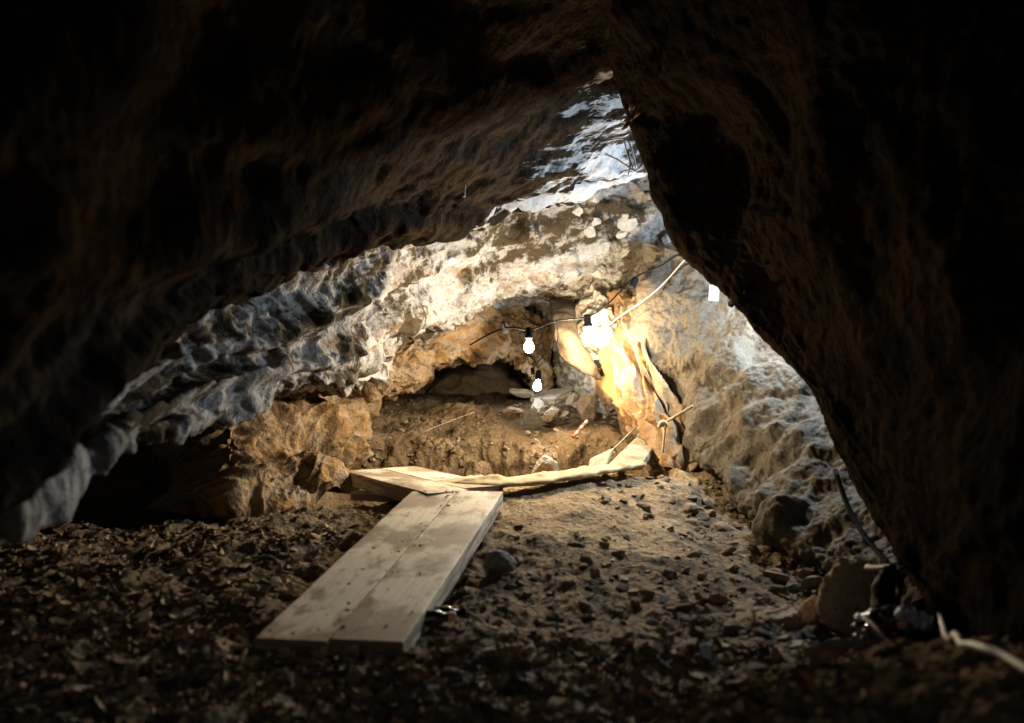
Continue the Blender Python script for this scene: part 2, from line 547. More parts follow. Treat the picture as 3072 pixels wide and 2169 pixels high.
def floor_hits(pxs, pys):
    """Where the view rays through picture points meet the floor."""
    pxs, pys = np.asarray(pxs, float), np.asarray(pys, float)
    ds = np.linspace(1.2, 9.5, 260)
    best = np.full(len(pxs), np.nan)
    done = np.zeros(len(pxs), bool)
    for d in ds:
        x = (pxs - CX) / FPX * d
        zr = CZ - (pys - CY) / FPX * d
        row = h_floor(_HX, np.full_like(_HX, d), False)
        hit = (~done) & (zr < np.interp(x, _HX, row))
        best[hit] = d; done |= hit
    return (pxs - CX) / FPX * best, best


def build_floor():
    ys = np.concatenate([np.linspace(-2.5, 1.3, 40)[:-1], np.geomspace(1.3, 6.6, 420)[:-1], np.linspace(6.6, 8.6, 180)[:-1], np.linspace(8.6, 13.5, 110)])
    t = np.linspace(-1, 1, 640)
    tx = np.sign(t) * np.abs(t) ** 1.25
    X = tx[None] * (2.2 + 0.33 * np.clip(ys, 0, 20))[:, None]
    Y = np.repeat(ys[:, None], len(t), 1)
    Z = h_floor(X.ravel(), Y.ravel())
    V = np.stack([X.ravel(), Y.ravel(), Z], 1)
    face = sstep(6.3, 6.6, V[:, 1]) * sstep(9.0, 8.6, V[:, 1])
    V[:, 1] += face * (0.05 * fbm(V * np.array([2.5, 2.5, 9]), 4, 71))
    V[:, 0] += face * (0.02 * fbm(V * np.array([6, 6, 14]), 3, 75))
    o = link('cave_floor', V, grid_faces(*X.shape), M_SOIL)
    x, y = X.ravel(), Y.ravel()
    q = np.stack([x, y, np.zeros_like(x)], 1)
    n = fbm(q * 1.5, 4, 77)
    clay = 0.15 + 0.85 * sstep(4.2, 5.0, y + n * 0.5 + 0.25 * np.clip(x, -1, 1)) * sstep(-0.75, -0.1, x + n * .3 + 0.6 * sstep(5.4, 6.2, y)) * sstep(1.25, 0.6, x - 0.4 * sstep(5.5, 6.5, y))
    clay = np.maximum(clay, sstep(5.8, 6.8, y))
    dim = o.data.attributes.new('lamp_offset', 'FLOAT', 'POINT')
    dim.data.foreach_set('value', (sstep(5.9, 6.6, y) * (0.75 + 0.4 * n)).astype(np.float32))  # mask of the soil coloured darker against lamp brightness
    a = o.data.attributes.new('clay', 'FLOAT', 'POINT')
    a.data.foreach_set('value', clay.astype(np.float32))
    tag(o, kind='structure')
    return o


build_floor()

# ------------------------------------------------------------------ rock masses
W = lambda x, y, z: np.array([x, y, CZ + z], float)


def V3(a, b, s): return np.stack([a, b, np.full_like(a, s)], 1)


def disp_near(p, u, w, su, sv):
    n = fbm(V3(u * 0.4, w * 0.7, 1.0), 3, 60)
    far = sstep(2.4, 0.9, w)
    d = 0.10 * far * saw(w * 1.5 + 0.7 * n) + 0.16 * fbm(V3(u * 0.45, w * 0.8, 2.0), 3, 61)
    d += 0.40 * facets(V3(u, w, 0), (0.9, 2.2, 1), 62, 0.45, 0.35) * (0.25 + 0.75 * far)
    d += 0.7 * facets(p, (5, 5, 6), 66, 0.4, 0.3) * (0.15 + 0.85 * far)
    d += (0.010 + 0.02 * far) * fbm(p * 7, 3, 69)
    return d


ceil_ctrl = [
    # behind the lip, then the lip itself, then up and over the camera
    [(-150, 500, 2.4), (-150, 580, 1.9), (-150, 400, 1.75), W(-1.35, 1.2, 0.653), W(-1.5, 0.3, 0.887), W(-1.6, -2, 1.12)],
    [(0, 405, 2.9), (0, 466, 2.3), (0, 335, 2.1), W(-1.05, 1.5, 0.964), W(-1.1, 0.5, 1.26), W(-1.2, -2, 1.32)],
    [(140, 310, 3.7), (140, 355, 3.0), (140, 278, 2.7), W(-0.85, 1.8, 1.24), W(-0.8, 0.6, 1.54), W(-0.8, -2, 1.64)],
    [(240, 240, 4.5), (240, 284, 3.8), (240, 230, 3.3), W(-0.7, 2.1, 1.43), W(-0.5, 0.7, 1.67), W(-0.5, -2, 1.75)],
    [(340, 205, 5.4), (340, 240, 4.6), (340, 190, 4.0), W(-0.5, 2.5, 1.52), W(-0.25, 0.9, 1.75), W(-0.2, -2, 1.8)],
    [(440, 165, 6.3), (440, 222, 5.4), (440, 152, 4.7), W(-0.25, 2.9, 1.63), W(0, 1, 1.8), W(0.1, -2, 1.8)],
    [(520, 130, 7.0), (520, 210, 6.0), (520, 125, 5.3), W(0.05, 3.3, 1.75), W(0.3, 1.1, 1.85), W(0.4, -2, 1.8)],
    [(580, 110, 7.4), (580, 197, 6.4), (578, 108, 5.7), W(0.35, 3.6, 1.9), W(0.6, 1.2, 1.9), W(0.7, -2, 1.8)],
    [(640, 70, 7.8), (640, 166, 6.8), (640, 85, 6.1), W(0.75, 3.8, 2.05), W(0.95, 1.3, 2), W(1, -2, 1.85)],
    [(720, 40, 8.2), (720, 120, 7.2), (720, 50, 6.4), W(1.3, 4, 2.15), W(1.4, 1.4, 2.05), W(1.5, -2, 1.9)],
    [(820, 20, 8.4), (820, 90, 7.4), (820, 20, 6.6), W(1.9, 4.2, 2.2), W(2, 1.4, 2.05), W(2.1, -2, 1.9)],
]
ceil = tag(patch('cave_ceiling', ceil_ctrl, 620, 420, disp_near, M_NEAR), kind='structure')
cv = np.empty(len(ceil.data.vertices) * 3, np.float32); ceil.data.vertices.foreach_get('co', cv); cv = cv.reshape(-1, 3)
ca = ceil.data.attributes.new('lit_calcite', 'FLOAT', 'POINT')
ca.data.foreach_set('value', sstep(4.3, 6.0, cv[:, 1]) * sstep(-0.9, 0.1, cv[:, 0]).astype(np.float32))  # white patches fade out towards the viewer, painting the ceiling's dim part dark


def disp_vault(p, u, w, su, sv):
    n = fbm(V3(u * 0.5, w * 0.9, 3.0), 3, 80)
    d = 0.08 * saw(w * 2.0 + 0.8 * n + 0.15 * u) - 0.04
    d += 0.08 * fbm(p * 1.1, 3, 81)
    d += 0.32 * facets(V3(u, w, 0), (1.3, 3.0, 1), 82, 0.5, 0.4)
    d += 0.8 * facets(p, (6, 6, 7), 86, 0.45, 0.35)
    f1, f2, c = worley(p * 9, 5)
    d += 0.028 * np.clip(0.6 - f1, -0.1, 1) * (c > 0.4)
    f1, f2, c = worley(p * 15, 6)
    d -= 0.030 * np.clip(0.5 - f1, 0, 1) * (c > 0.62)
    d += 0.014 * fbm(p * 11, 3, 89)
    lip = sstep(0.62, 0.76, sv)
    d += 0.022 * lip * fbm(V3(u * 4.5, w * 1.5, 7.0), 3, 95)
    return d


vault_ctrl = [
    [(-150, 500, 2.3), (-150, 550, 2.2), (-150, 575, 2.2), (-150, 596, 2.3), (-150, 545, 3.4)],
    [(0, 425, 2.8), (0, 470, 2.65), (0, 492, 2.6), (0, 511, 2.7), (-20, 488, 4.0)],
    [(130, 345, 3.6), (130, 395, 3.45), (130, 418, 3.4), (130, 441, 3.45), (110, 426, 4.8)],
    [(230, 272, 4.4), (230, 328, 4.3), (230, 378, 4.3), (230, 416, 4.35), (215, 402, 5.8)],
    [(310, 235, 5.1), (310, 300, 5.0), (310, 350, 5.0), (312, 388, 5.2), (300, 376, 6.6)],
    [(380, 200, 5.9), (372, 270, 5.7), (364, 330, 5.7), (356, 384, 5.9), (348, 370, 7.2)],
    [(445, 175, 6.8), (430, 235, 6.5), (415, 292, 6.6), (402, 340, 6.9), (398, 330, 8.2)],
    [(510, 150, 7.6), (490, 215, 7.2), (472, 272, 7.3), (455, 314, 7.6), (455, 305, 8.9)],
    [(575, 130, 8.1), (555, 200, 7.7), (530, 254, 7.9), (512, 304, 8.3), (512, 296, 9.4)],
    [(640, 110, 8.5), (620, 190, 8.1), (595, 246, 8.1), (567, 298, 8.4), (565, 290, 9.4)],
    [(710, 100, 8.8), (690, 190, 8.3), (660, 246, 8.1), (617, 298, 8.3), (615, 290, 9.2)],
    [(790, 90, 8.8), (770, 190, 8.2), (730, 260, 7.7), (680, 312, 7.7), (680, 306, 9.2)],
    [(880, 90, 8.6), (860, 190, 8.0), (820, 270, 7.5), (760, 320, 7.6), (760, 315, 8.9)],
]
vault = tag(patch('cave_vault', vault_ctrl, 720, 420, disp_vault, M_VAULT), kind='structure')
VV = np.empty(len(vault.data.vertices) * 3, np.float32); vault.data.vertices.foreach_get('co', VV); VV = VV.reshape(-1, 3)


def disp_arch(p, u, w, su, sv):
    d = 0.10 * fbm(p * 2.2, 4, 120) + 0.05 * ridged(p * 5.5, 4, 124)
    d += 0.7 * facets(p, (4, 4, 4), 126, 0.5, 0.3) + 0.012 * fbm(p * 18, 3, 130)
    return d * 0.8


arch_ctrl = [
    [(300, 385, 7.4), (300, 405, 7.3), (300, 424, 7.4), (300, 420, 8.4)],
    [(340, 360, 7.4), (345, 382, 7.3), (352, 404, 7.4), (352, 402, 8.6)],
    [(385, 335, 7.7), (386, 362, 7.5), (390, 391, 7.6), (392, 388, 8.8)],
    [(425, 318, 8.0), (426, 344, 7.8), (428, 375, 7.9), (430, 371, 9.0)],
    [(470, 305, 8.4), (470, 333, 8.2), (470, 360, 8.3), (472, 355, 9.3)],
    [(505, 305, 8.8), (506, 333, 8.6), (508, 357, 8.7), (508, 351, 9.6)],
    [(532, 312, 9.0), (534, 345, 8.8), (532, 378, 8.7), (524, 372, 9.8)],
    [(552, 325, 9.4), (554, 352, 9.3), (545, 392, 9.2), (532, 384, 10.2)],
]
tag(patch('cave_arch', arch_ctrl, 340, 150, disp_arch, M_OCHRE), kind='structure')


def disp_back(p, u, w, su, sv):
    return 0.12 * fbm(p * 1.8, 4, 140) + 0.05 * ridged(p * 4.5, 4, 144) + 0.012 * fbm(p * 16, 3, 148)


back_ctrl = [
    [(500, 280, 10.2), (500, 330, 10.3), (520, 362, 10.3), (545, 395, 10.0), (540, 430, 9.9)],
    [(545, 280, 9.7), (545, 325, 9.8), (550, 362, 9.9), (565, 395, 9.6), (565, 430, 9.5)],
    [(585, 275, 8.6), (582, 318, 8.2), (585, 360, 8.3), (592, 400, 8.7), (600, 435, 8.8)],
    [(622, 275, 8.4), (618, 322, 7.9), (618, 365, 7.9), (628, 408, 8.4), (640, 445, 8.5)],
    [(680, 275, 8.4), (680, 330, 8.3), (680, 380, 8.3), (680, 420, 8.2), (690, 460, 8.2)],
]
tag(patch('cave_recess', back_ctrl, 200, 200, disp_back, M_BACK), kind='structure')


far_ctrl = [[(350 + 50 * i, 330, 11.3 - 0.15 * i), (350 + 50 * i, 365, 11.4 - 0.15 * i), (350 + 50 * i, 392, 11.2 - 0.15 * i), (350 + 50 * i, 415, 10.9 - 0.15 * i)] for i in range(6)]
M_FAR = rock_mat('far_brown_rock', (0.26, 0.20, 0.14), (0.2, 0.13, 0.07), (0.1, 0.07, 0.045), 0.6, 0.55, kind='Object', stretch=(1, 1, 2))
tag(patch('cave_far_wall', far_ctrl, 160, 90, lambda p, u, w, su, sv: 0.25 * fbm(p * 1.2, 3, 150) + 0.8 * facets(p, (2.5, 2.5, 4), 152, 0.5, 0.4) + 0.02 * fbm(p * 9, 3, 155), M_FAR), kind='structure')


def disp_ochre(p, u, w, su, sv):
    d = 0.24 * fbm(p * 1.7, 3, 160) + 0.06 * ridged(p * 3.0, 3, 164) + 0.022 * fbm(p * 9, 3, 168)
    return d + 0.7 * facets(p, (3.2, 3.2, 3.6), 169, 0.6, 0.4)


ochre_ctrl = [
    [(178, 400, 6.4), (176, 440, 6.4), (178, 470, 6.4), (190, 500, 6.3), (205, 540, 6.0)],
    [(205, 400, 5.8), (203, 435, 5.6), (205, 465, 5.5), (212, 495, 5.4), (222, 535, 5.2)],
    [(243, 390, 5.8), (243, 425, 5.55), (245, 455, 5.45), (246, 485, 5.35), (250, 525, 5.2)],
    [(278, 380, 6.3), (280, 415, 6.1), (282, 445, 6.0), (286, 475, 5.75), (290, 515, 5.5)],
    [(318, 375, 6.9), (322, 405, 6.7), (325, 432, 6.5), (326, 462, 6.2), (326, 500, 5.8)],
    [(352, 375, 7.4), (350, 400, 7.2), (347, 425, 7.0), (342, 452, 6.7), (335, 490, 6.3)],
    [(385, 380, 7.9), (380, 398, 7.8), (372, 415, 7.6), (362, 440, 7.4), (352, 480, 7.0)],
]
tag(patch('cave_buttress', ochre_ctrl, 300, 260, disp_ochre, M_OCHRE), kind='structure')


def disp_wall2(p, u, w, su, sv):
    low = sstep(0.42, 0.8, sv) * sstep(0.25, 0.5, su)
    d = 0.08 * fbm(p * 1.5, 3, 180) + 0.03 * fbm(p * 5, 4, 184) + 0.5 * facets(p, (2.4, 2.4, 2.0), 181, 0.4, 0.3)
    f1, f2, c = worley(V3(u * 3.2, w * 2.4, .5), 12)
    d += low * 0.10 * np.clip(0.65 - f1, -0.2, 1)
    d += low * (0.045 * ridged(V3(u * 2.0, w * 0.9, 3.), 3, 188) + 0.03 * fbm(p * 4.5, 3, 190))
    f1, f2, c = worley(p * 13, 14)
    d += (0.25 + low) * 0.014 * np.clip(f2 - f1, 0, .4) / .4 + low * 0.6 * facets(p, (4, 4, 4), 187, 0.45, 0.3)
    d += 0.006 * fbm(p * 24, 3, 192)
    # diagonal cracks
    d -= 0.05 * np.exp(-((w - 0.55 + 0.5 * (u - 1.2) + 0.1 * fbm(p * 3, 2, 195)) / 0.035) ** 2) * sstep(.3, .4, su) * sstep(.75, .6, su)
    return d


wall2_ctrl = [
    [(600, 250, 8.8), (598, 330, 8.9), (612, 390, 8.9), (634, 430, 8.6), (652, 458, 8.4), (670, 480, 8.6)],
    [(622, 240, 8.3), (618, 330, 8.0), (626, 390, 7.7), (642, 428, 7.5), (658, 454, 7.2), (680, 475, 7.8)],
    [(655, 245, 7.55), (650, 330, 7.22), (660, 390, 6.95), (672, 428, 6.8), (684, 455, 6.6), (705, 480, 7.2)],
    [(695, 250, 7.25), (693, 330, 6.92), (700, 390, 6.6), (710, 440, 6.3), (716, 478, 6.0), (740, 500, 6.7)],
    [(745, 260, 7.0), (740, 330, 6.7), (748, 400, 6.1), (758, 465, 5.6), (762, 520, 5.3), (795, 545, 6.0)],
    [(800, 270, 6.6), (795, 350, 6.2), (802, 430, 5.5), (815, 510, 4.8), (815, 565, 4.5), (850, 600, 5.2)],
    [(860, 285, 6.2), (850, 375, 5.7), (856, 460, 5.0), (868, 535, 4.3), (868, 592, 4.05), (900, 640, 4.6)],
    [(930, 300, 5.8), (920, 400, 5.2), (920, 480, 4.5), (925, 560, 3.9), (915, 620, 3.6), (950, 680, 4.0)],
    [(1010, 300, 5.4), (1000, 410, 4.8), (1000, 500, 4.1), (1000, 590, 3.5), (980, 660, 3.2), (1010, 720, 3.6)],
]
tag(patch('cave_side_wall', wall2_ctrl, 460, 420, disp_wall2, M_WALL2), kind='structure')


def disp_wall1(p, u, w, su, sv):
    edge = sstep(0.0, 0.16, su)
    n = fbm(V3(u * .6, w * .5, 1.), 3, 200)
    d = 0.09 * fbm(p * 1.1, 2, 201) + 0.018 * ridged(V3(u * 1.8 + n, w * 0.7, 2.), 3, 203)
    d += 0.22 * facets(p, (2.6, 2.0, 2.0), 206, 0.4, 0.25) + 0.015 * fbm(p * 5, 3, 207) + 0.008 * fbm(p * 14, 3, 209)
    return d * (0.45 + 0.55 * edge)


sil = [(560, -60, 5.3), (592, 30, 5.35), (622, 100, 5.4), (641, 160, 5.3), (655, 203, 5.2), (674, 236, 5.1), (702, 264, 4.95), (722, 290, 4.85), (745, 325, 4.7),
       (776, 360, 4.55), (806, 394, 4.4), (820, 430, 4.25), (841, 480, 4.05), (868, 540, 3.8), (892, 582, 3.6), (914, 618, 3.4), (935, 670, 3.2)]
wall1_ctrl = [[], [], [], [], [], [], []]
for i, (x, y, d) in enumerate(sil):
    f = i / (len(sil) - 1)
    wall1_ctrl[0].append(P(x + 70 - 25 * f, y - 8, d + 0.85 - 0.4 * f))     # back of the nose, turned away from the light
    wall1_ctrl[1].append(P(x + 3, y, d + 0.12))
    wall1_ctrl[2].append(P(x + 45 - 10 * f, y + 10, d - 0.35 + 0.1 * f))
    wall1_ctrl[3].append(P(x + 150 - 90 * f, y + 15 - 15 * f, d - 1.25 + 0.75 * f))
    wall1_ctrl[4].append(P(1045 - 10 * f, -160 + 900 * f, 2.75 - 0.4 * f))
    wall1_ctrl[5].append(np.array([1.75 + 0.1 * math.sin(3 * f), 1.1, CZ + 2.2 - 3.3 * f]))
    wall1_ctrl[6].append(np.array([1.9, -2.0, CZ + 2.2 - 3.3 * f]))
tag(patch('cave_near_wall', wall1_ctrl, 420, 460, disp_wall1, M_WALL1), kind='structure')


def build_shell():
    nu, nv = 130, 150
    ys = np.linspace(-2.6, 13.2, nu)
    th = np.linspace(-0.15 * math.pi, 1.15 * math.pi, nv)
    V = np.zeros((nu, nv, 3))
    for i, y in enumerate(ys):
        s = math.sqrt(max(0.0, 1 - max(0, (y - 9.5) / 3.7) ** 2)) + 0.001
        V[i, :, 0] = -0.3 + 4.4 * s * np.cos(th)
        V[i, :, 1] = y
        V[i, :, 2] = CZ - 0.6 + 3.4 * s * np.sin(th)
    n = normals(V)
    d = 0.5 * fbm(V.reshape(-1, 3) * 0.8, 4, 230).reshape(nu, nv)
    V = V + n * d[..., None]
    tag(link('cave_outer_wall', V.reshape(-1, 3), grid_faces(nu, nv), M_SHELL), kind='structure')


build_shell()


# ------------------------------------------------------------------ flowstone curtains
def disp_flow(p, u, w, su, sv):
    a = su * 6.5 + 0.9 * fbm(V3(su * 2.5, sv * 1.8, 1.), 3, 240)
    f = np.abs(a - np.round(a)) * 2
    d = (0.05 * (1 - f) + 0.07 * (1 - f) ** 3 - 0.06 * np.exp(-((1 - f) / 0.16) ** 2)) * (0.35 + 0.65 * np.sin(np.clip(sv, 0, 1) * math.pi) ** 0.5)
    b = su * 19 + 0.8 * fbm(V3(su * 7, sv * 2.5, 4.), 3, 244)
    d += 0.05 * (1 - (np.abs(b - np.round(b)) * 2) ** 0.8)
    d += 0.03 * fbm(p * 4, 3, 246) + 0.012 * fbm(p * 14, 3, 249)
    return d


flow_ctrl = [
    [(603, 304, 8.3), (611, 340, 8.3), (616, 385, 8.2), (640, 428, 7.9), (656, 462, 7.6)],
    [(609, 296, 8.2), (613, 340, 8.0), (618, 385, 7.6), (640, 428, 7.3), (655, 462, 7.1)],
    [(619, 292, 8.0), (621, 340, 7.75), (628, 385, 7.35), (648, 428, 7.05), (662, 464, 6.8)],
    [(628, 292, 7.9), (631, 340, 7.55), (640, 385, 7.15), (658, 430, 6.85), (671, 467, 6.55)],
    [(636, 300, 7.7), (640, 340, 7.4), (652, 388, 7.0), (669, 432, 6.65), (681, 470, 6.4)],
    [(646, 310, 7.75), (651, 345, 7.4), (664, 392, 7.0), (681, 436, 6.66), (693, 475, 6.4)],
    [(656, 320, 8.0), (662, 350, 7.7), (677, 398, 7.3), (693, 440, 6.95), (704, 480, 6.8)],
]
tag(patch('flowstone_curtain', flow_ctrl, 300, 260, disp_flow, M_FLOW),
    'folded ochre flowstone curtain beside the brightest bulb, narrowing to the floor', 'flowstone')


def slab_shell(name, ctrl, nu, nv, thick, disp, mat):
    """Curved flake of rock with a front, a back and closed edges."""
    C = np.array([[P(*p) for p in r] for r in ctrl])
    V = np.einsum('ai,ijk,bj->abk', spline_matrix(C.shape[0], nu), C, spline_matrix(C.shape[1], nv))
    n = normals(V)
    if np.sum(n * (np.array([0, 0, CZ]) - V), axis=2).mean() < 0: n = -n
    su, sv = np.meshgrid(np.linspace(0, 1, nu), np.linspace(0, 1, nv), indexing='ij')
    e = (np.clip(np.minimum(np.minimum(su, 1 - su), np.minimum(sv, 1 - sv)) / 0.12, 0, 1)) ** 0.5
    d = disp(V.reshape(-1, 3)).reshape(nu, nv)
    Fv = V + n * (d + thick * e)[..., None]
    Bv = V - n * (thick * e - d * .5 + 0.002)[..., None]
    N = nu * nv
    f = grid_faces(nu, nv)
    F = [tuple(x) for x in f] + [tuple(x[::-1] + N) for x in f]
    idx = np.arange(N).reshape(nu, nv)
    ring = list(idx[:, 0]) + list(idx[-1, 1:]) + list(idx[::-1, -1][1:]) + list(idx[0, ::-1][1:-1])
    for a, b in zip(ring, ring[1:] + ring[:1]):
        F.append((int(a), int(b), int(b + N), int(a + N)))
    F = [tuple(int(k) for k in x) for x in F]
    uv = np.stack([su.ravel(), sv.ravel()], 1)
    return link(name, np.concatenate([Fv.reshape(-1, 3), Bv.reshape(-1, 3)]), F, mat, uv=np.concatenate([uv, uv]))


M_FLAKE = rock_mat('smooth_flake', (0.075, 0.055, 0.036), (0.065, 0.044, 0.024), (0.04, 0.028, 0.018), 0.72, 0.62, big=2, bumpk=0.3)  # shaded side of the flake painted in as dark brown
tag(slab_shell('rock_flake',
               [[(549, 300, 8.3), (551, 326, 7.6), (555, 348, 7.5), (568, 364, 7.45)],
                [(557, 299, 8.3), (560, 328, 7.55), (565, 350, 7.45), (579, 370, 7.4)],
                [(565, 298, 8.3), (569, 331, 7.55), (577, 353, 7.45), (590, 375, 7.4)],
                [(573, 298, 8.3), (579, 335, 7.65), (590, 357, 7.55), (603, 380, 7.5)]],
               70, 90, 0.025, lambda p: 0.02 * fbm(p * 4, 3, 300), M_FLAKE),
    'smooth brown hanging rock flake curving left of the brightest bulb', 'rock')

# ------------------------------------------------------------------ planks
def plank(name, a, b, width, thick, label, group, side=1):
    """Board whose top right edge runs from a to b; width to the left (side=1)."""
    a, b = np.array(a, float), np.array(b, float)
    t = (b - a) / np.linalg.norm(b - a)
    L = np.linalg.norm(b - a)
    s = np.cross([0, 0, 1.0], t); s /= np.linalg.norm(s); s *= side
    up = np.cross(t, s) * (1 if side > 0 else -1)
    nl, nw, nt = 90, 14, 4
    # cross-section loop with rounded corners
    r = 0.006
    loop = []
    for (cx_, cy_, a0) in ((r, -r, 180), (width - r, -r, 90), (width - r, -thick + r, 0), (r, -thick + r, -90)):
        for k in range(3):
            w = math.radians(a0 - 45 * k)
            loop.append((cx_ + r * math.cos(w), cy_ + r * math.sin(w)))
    V, UV = [], []
    ls = np.linspace(0, L, nl)
    off = random.random() * 7
    for l in ls:
        for (x, y) in loop:
            q = np.array([[l * 2.2 + off, x * 3, y * 3]])
            j = 0.0035 * fbm(q, 2, 310)[0]
            j2 = 0.003 * fbm(q * 5, 2, 312)[0]
            V.append(a + t * l + s * (x + (j2 if x < 0.02 or x > width - 0.02 else 0)) + up * (y + j))
            UV.append((l + off, x + (0.6 - y * 1.0 if y < -0.012 else 0) + off))
    n = len(loop)
    F = []
    for i in range(nl - 1):
        for k in range(n):
            F.append((i * n + k, i * n + (k + 1) % n, (i + 1) * n + (k + 1) % n, (i + 1) * n + k))
    caps = [tuple(range(n - 1, -1, -1)), tuple((nl - 1) * n + k for k in range(n))]
    F += caps
    o = link(name, V, F, M_WOOD, smooth=False, uv=np.array(UV))
    o.data.materials.append(M_WOODEND)
    for p_ in list(o.data.polygons)[-2:]: p_.material_index = 1
    # origin at the board's front end
    return tag(o, label, 'plank', group)


GP = 'boards laid as a walkway on the cave floor'
FR = P(403.6, 642, 2.99); BR = P(503, 491.6, 5.06)
dirv = (BR - FR) / np.linalg.norm(BR - FR)
sdv = np.cross([0, 0, 1.0], dirv); sdv /= np.linalg.norm(sdv)
plank('wooden_plank', FR, BR, 0.258, 0.088, 'pale stained board running towards the viewer, nearest the dark rock', GP)
tilt = np.array([0, 0, -0.012])
plank('wooden_plank', FR + sdv * 0.268 + dirv * 0.005 + tilt, BR + sdv * 0.266 - dirv * 0.02 + tilt * 0.3, 0.258, 0.085,
      'pale stained board running towards the viewer along the leaf litter', GP)
A1 = P(451.1, 487.3, 5.26); A2 = P(384, 468.5, 6.23)     # seam of the cross pair
B1 = P(503.1, 485.6, 5.34); B2 = P(414.8, 466.4, 6.33)
zt = CZ - 0.733
for v in (A1, A2, B1, B2): v[2] = zt
plank('wooden_plank', B1, B2, 0.262, 0.09, 'board lying crosswise behind the long pair, touching the yellow cloth roll', GP)
t2 = (B2 - B1) / np.linalg.norm(B2 - B1); s2 = np.cross([0, 0, 1.0], t2)
plank('wooden_plank', B1 + s2 * 0.268 - t2 * 0.065, B2 + s2 * 0.268 - t2 * 0.02, 0.262, 0.092,
      'board lying crosswise behind the long pair, its shaded long edge facing the leaf litter', GP)
# timber bearer under the cross pair
bm0 = P(372, 491, 5.65); bm0[2] = zt - 0.15
plank('timber_bearer', bm0 + np.array([0.32, 0.02, 0.056]), bm0 + np.array([-0.12, 0.14, 0.056]), 0.09, 0.055,
      'short dark reddish timber wedged beneath the crosswise boards', None)

# yellow rolled cloth beside the boards
def cloth_roll():
    pts = np.array([P(452, 482, 5.62), P(480, 482, 5.5), P(510, 482, 5.48), P(545, 478, 5.56), P(580, 473, 5.68), P(612, 468, 5.85), P(640, 464, 6.0)])
    hw = np.array([0.11, 0.14, 0.15, 0.125, 0.11, 0.09, 0.05]); hh = np.array([0.026, 0.03, 0.03, 0.027, 0.026, 0.023, 0.012])
    m, n = 150, 44
    M = spline_matrix(len(pts), m)
    Q, Hw, Hh = M @ pts, M @ hw, M @ hh
    T = np.gradient(Q, axis=0); T[:, 2] = 0; T /= np.linalg.norm(T, axis=1)[:, None]
    S = np.stack([-T[:, 1], T[:, 0], np.zeros(m)], 1)
    th = np.linspace(0, 2 * math.pi, n, endpoint=False)
    V = np.zeros((m, n, 3))
    for j, w in enumerate(th):
        V[:, j] = Q + S * (Hw * math.cos(w))[:, None] + np.array([0, 0, 1.0]) * (Hh * math.sin(w))[:, None]
    n_ = V - Q[:, None]; n_ /= np.linalg.norm(n_, axis=2)[..., None]
    ii, jj = np.meshgrid(np.arange(m), th, indexing='ij')
    l = ii / m * 1.6
    d = 0.004 * ridged(V3((l * 3.5 + jj * 0.2).ravel(), (jj * 0.4).ravel(), 2.), 4, 320) + 0.026 * fbm(V.reshape(-1, 3) * 6, 3, 324)
    V += n_ * d.reshape(m, n)[..., None]
    V = V.reshape(-1, 3)
    F = [(i * n + k, i * n + (k + 1) % n, (i + 1) * n + (k + 1) % n, (i + 1) * n + k) for i in range(m - 1) for k in range(n)]
    F += [tuple(range(n - 1, -1, -1)), tuple((m - 1) * n + k for k in range(n))]
    tag(link('cloth_roll', V, F, M_CLOTH), 'long yellow rolled cloth lying along the edge of the trench', 'cloth')


cloth_roll()

# ------------------------------------------------------------------ stones
import bmesh


def stone_mesh(seed, sub=3, cuts=14, flat=0.6, rough=0.03):
    bm = bmesh.new(); bmesh.ops.create_icosphere(bm, subdivisions=sub, radius=1.0)
    v = np.array([x.co[:] for x in bm.verts]); f = [[x.index for x in g.verts] for g in bm.faces]; bm.free()
    r = np.random.default_rng(seed)
    for _ in range(cuts):
        n = r.normal(size=3); n /= np.linalg.norm(n); c = r.uniform(0.5, 0.85)
        d = v @ n; over = np.clip(d - c, 0, None)
        v = v - over[:, None] * n
    v *= np.array([1, r.uniform(0.6, 0.95), flat])
    v += v * (rough * fbm(v * 3 + seed, 3, seed % 50))[:, None] * 3
    v += v * (rough * fbm(v * 9 + seed, 2, seed % 50 + 3))[:, None]
    return v, f


def stone(name, loc, size, rot, mat, seed, label, cat='stone', group=None, sub=4, cuts=12, rough=0.03):
    v, f = stone_mesh(seed, sub, cuts, 1.0, rough)
    o = link(name, v * np.array(size), f, mat, smooth=False)
    o.location = loc; o.rotation_euler = rot
    return tag(o, label, cat, group)


R = math.radians
GB = 'larger rocks on the right of the cave floor'
def at(px, py, d, dz=0):
    v = P(px, py, d); v[2] += dz; return tuple(v)


stone('rock', at(496, 566, 4.12), (0.105, 0.10, 0.075), (R(12), R(14), R(25)), M_STONE_G, 5, 'dark angular rock alone beside the middle of the long boards', 'rock')
stone('rock', at(517, 561, 4.2), (0.045, 0.035, 0.028), (0, 0, 1), M_STONE_G, 6, 'small grey stone just beside the dark angular rock near the boards', 'rock')
stone('rock', at(776, 626, 3.65), (0.125, 0.12, 0.115), (R(8), R(-6), R(20)), M_STONE, 8, 'brown blocky rock left of the tall leaning boulder', 'rock', GB)
stone('boulder', at(846, 607, 3.6), (0.15, 0.12, 0.20), (R(-6), R(22), R(10)), M_STONE, 17, 'tall leaning boulder, the largest, below the hanging black cable', 'boulder', GB)
stone('rock', at(809, 622, 3.75), (0.075, 0.06, 0.12), (R(0), R(32), R(5)), M_STONE, 12, 'narrow brown rock wedged between the blocky rock and the tall boulder', 'rock', GB)
stone('rock', at(848, 650, 3.1), (0.155, 0.09, 0.052), (R(8), R(-4), R(8)), M_STONE_G, 15, 'long flat grey rock lying before the tall boulder and the black bag', 'rock', GB)
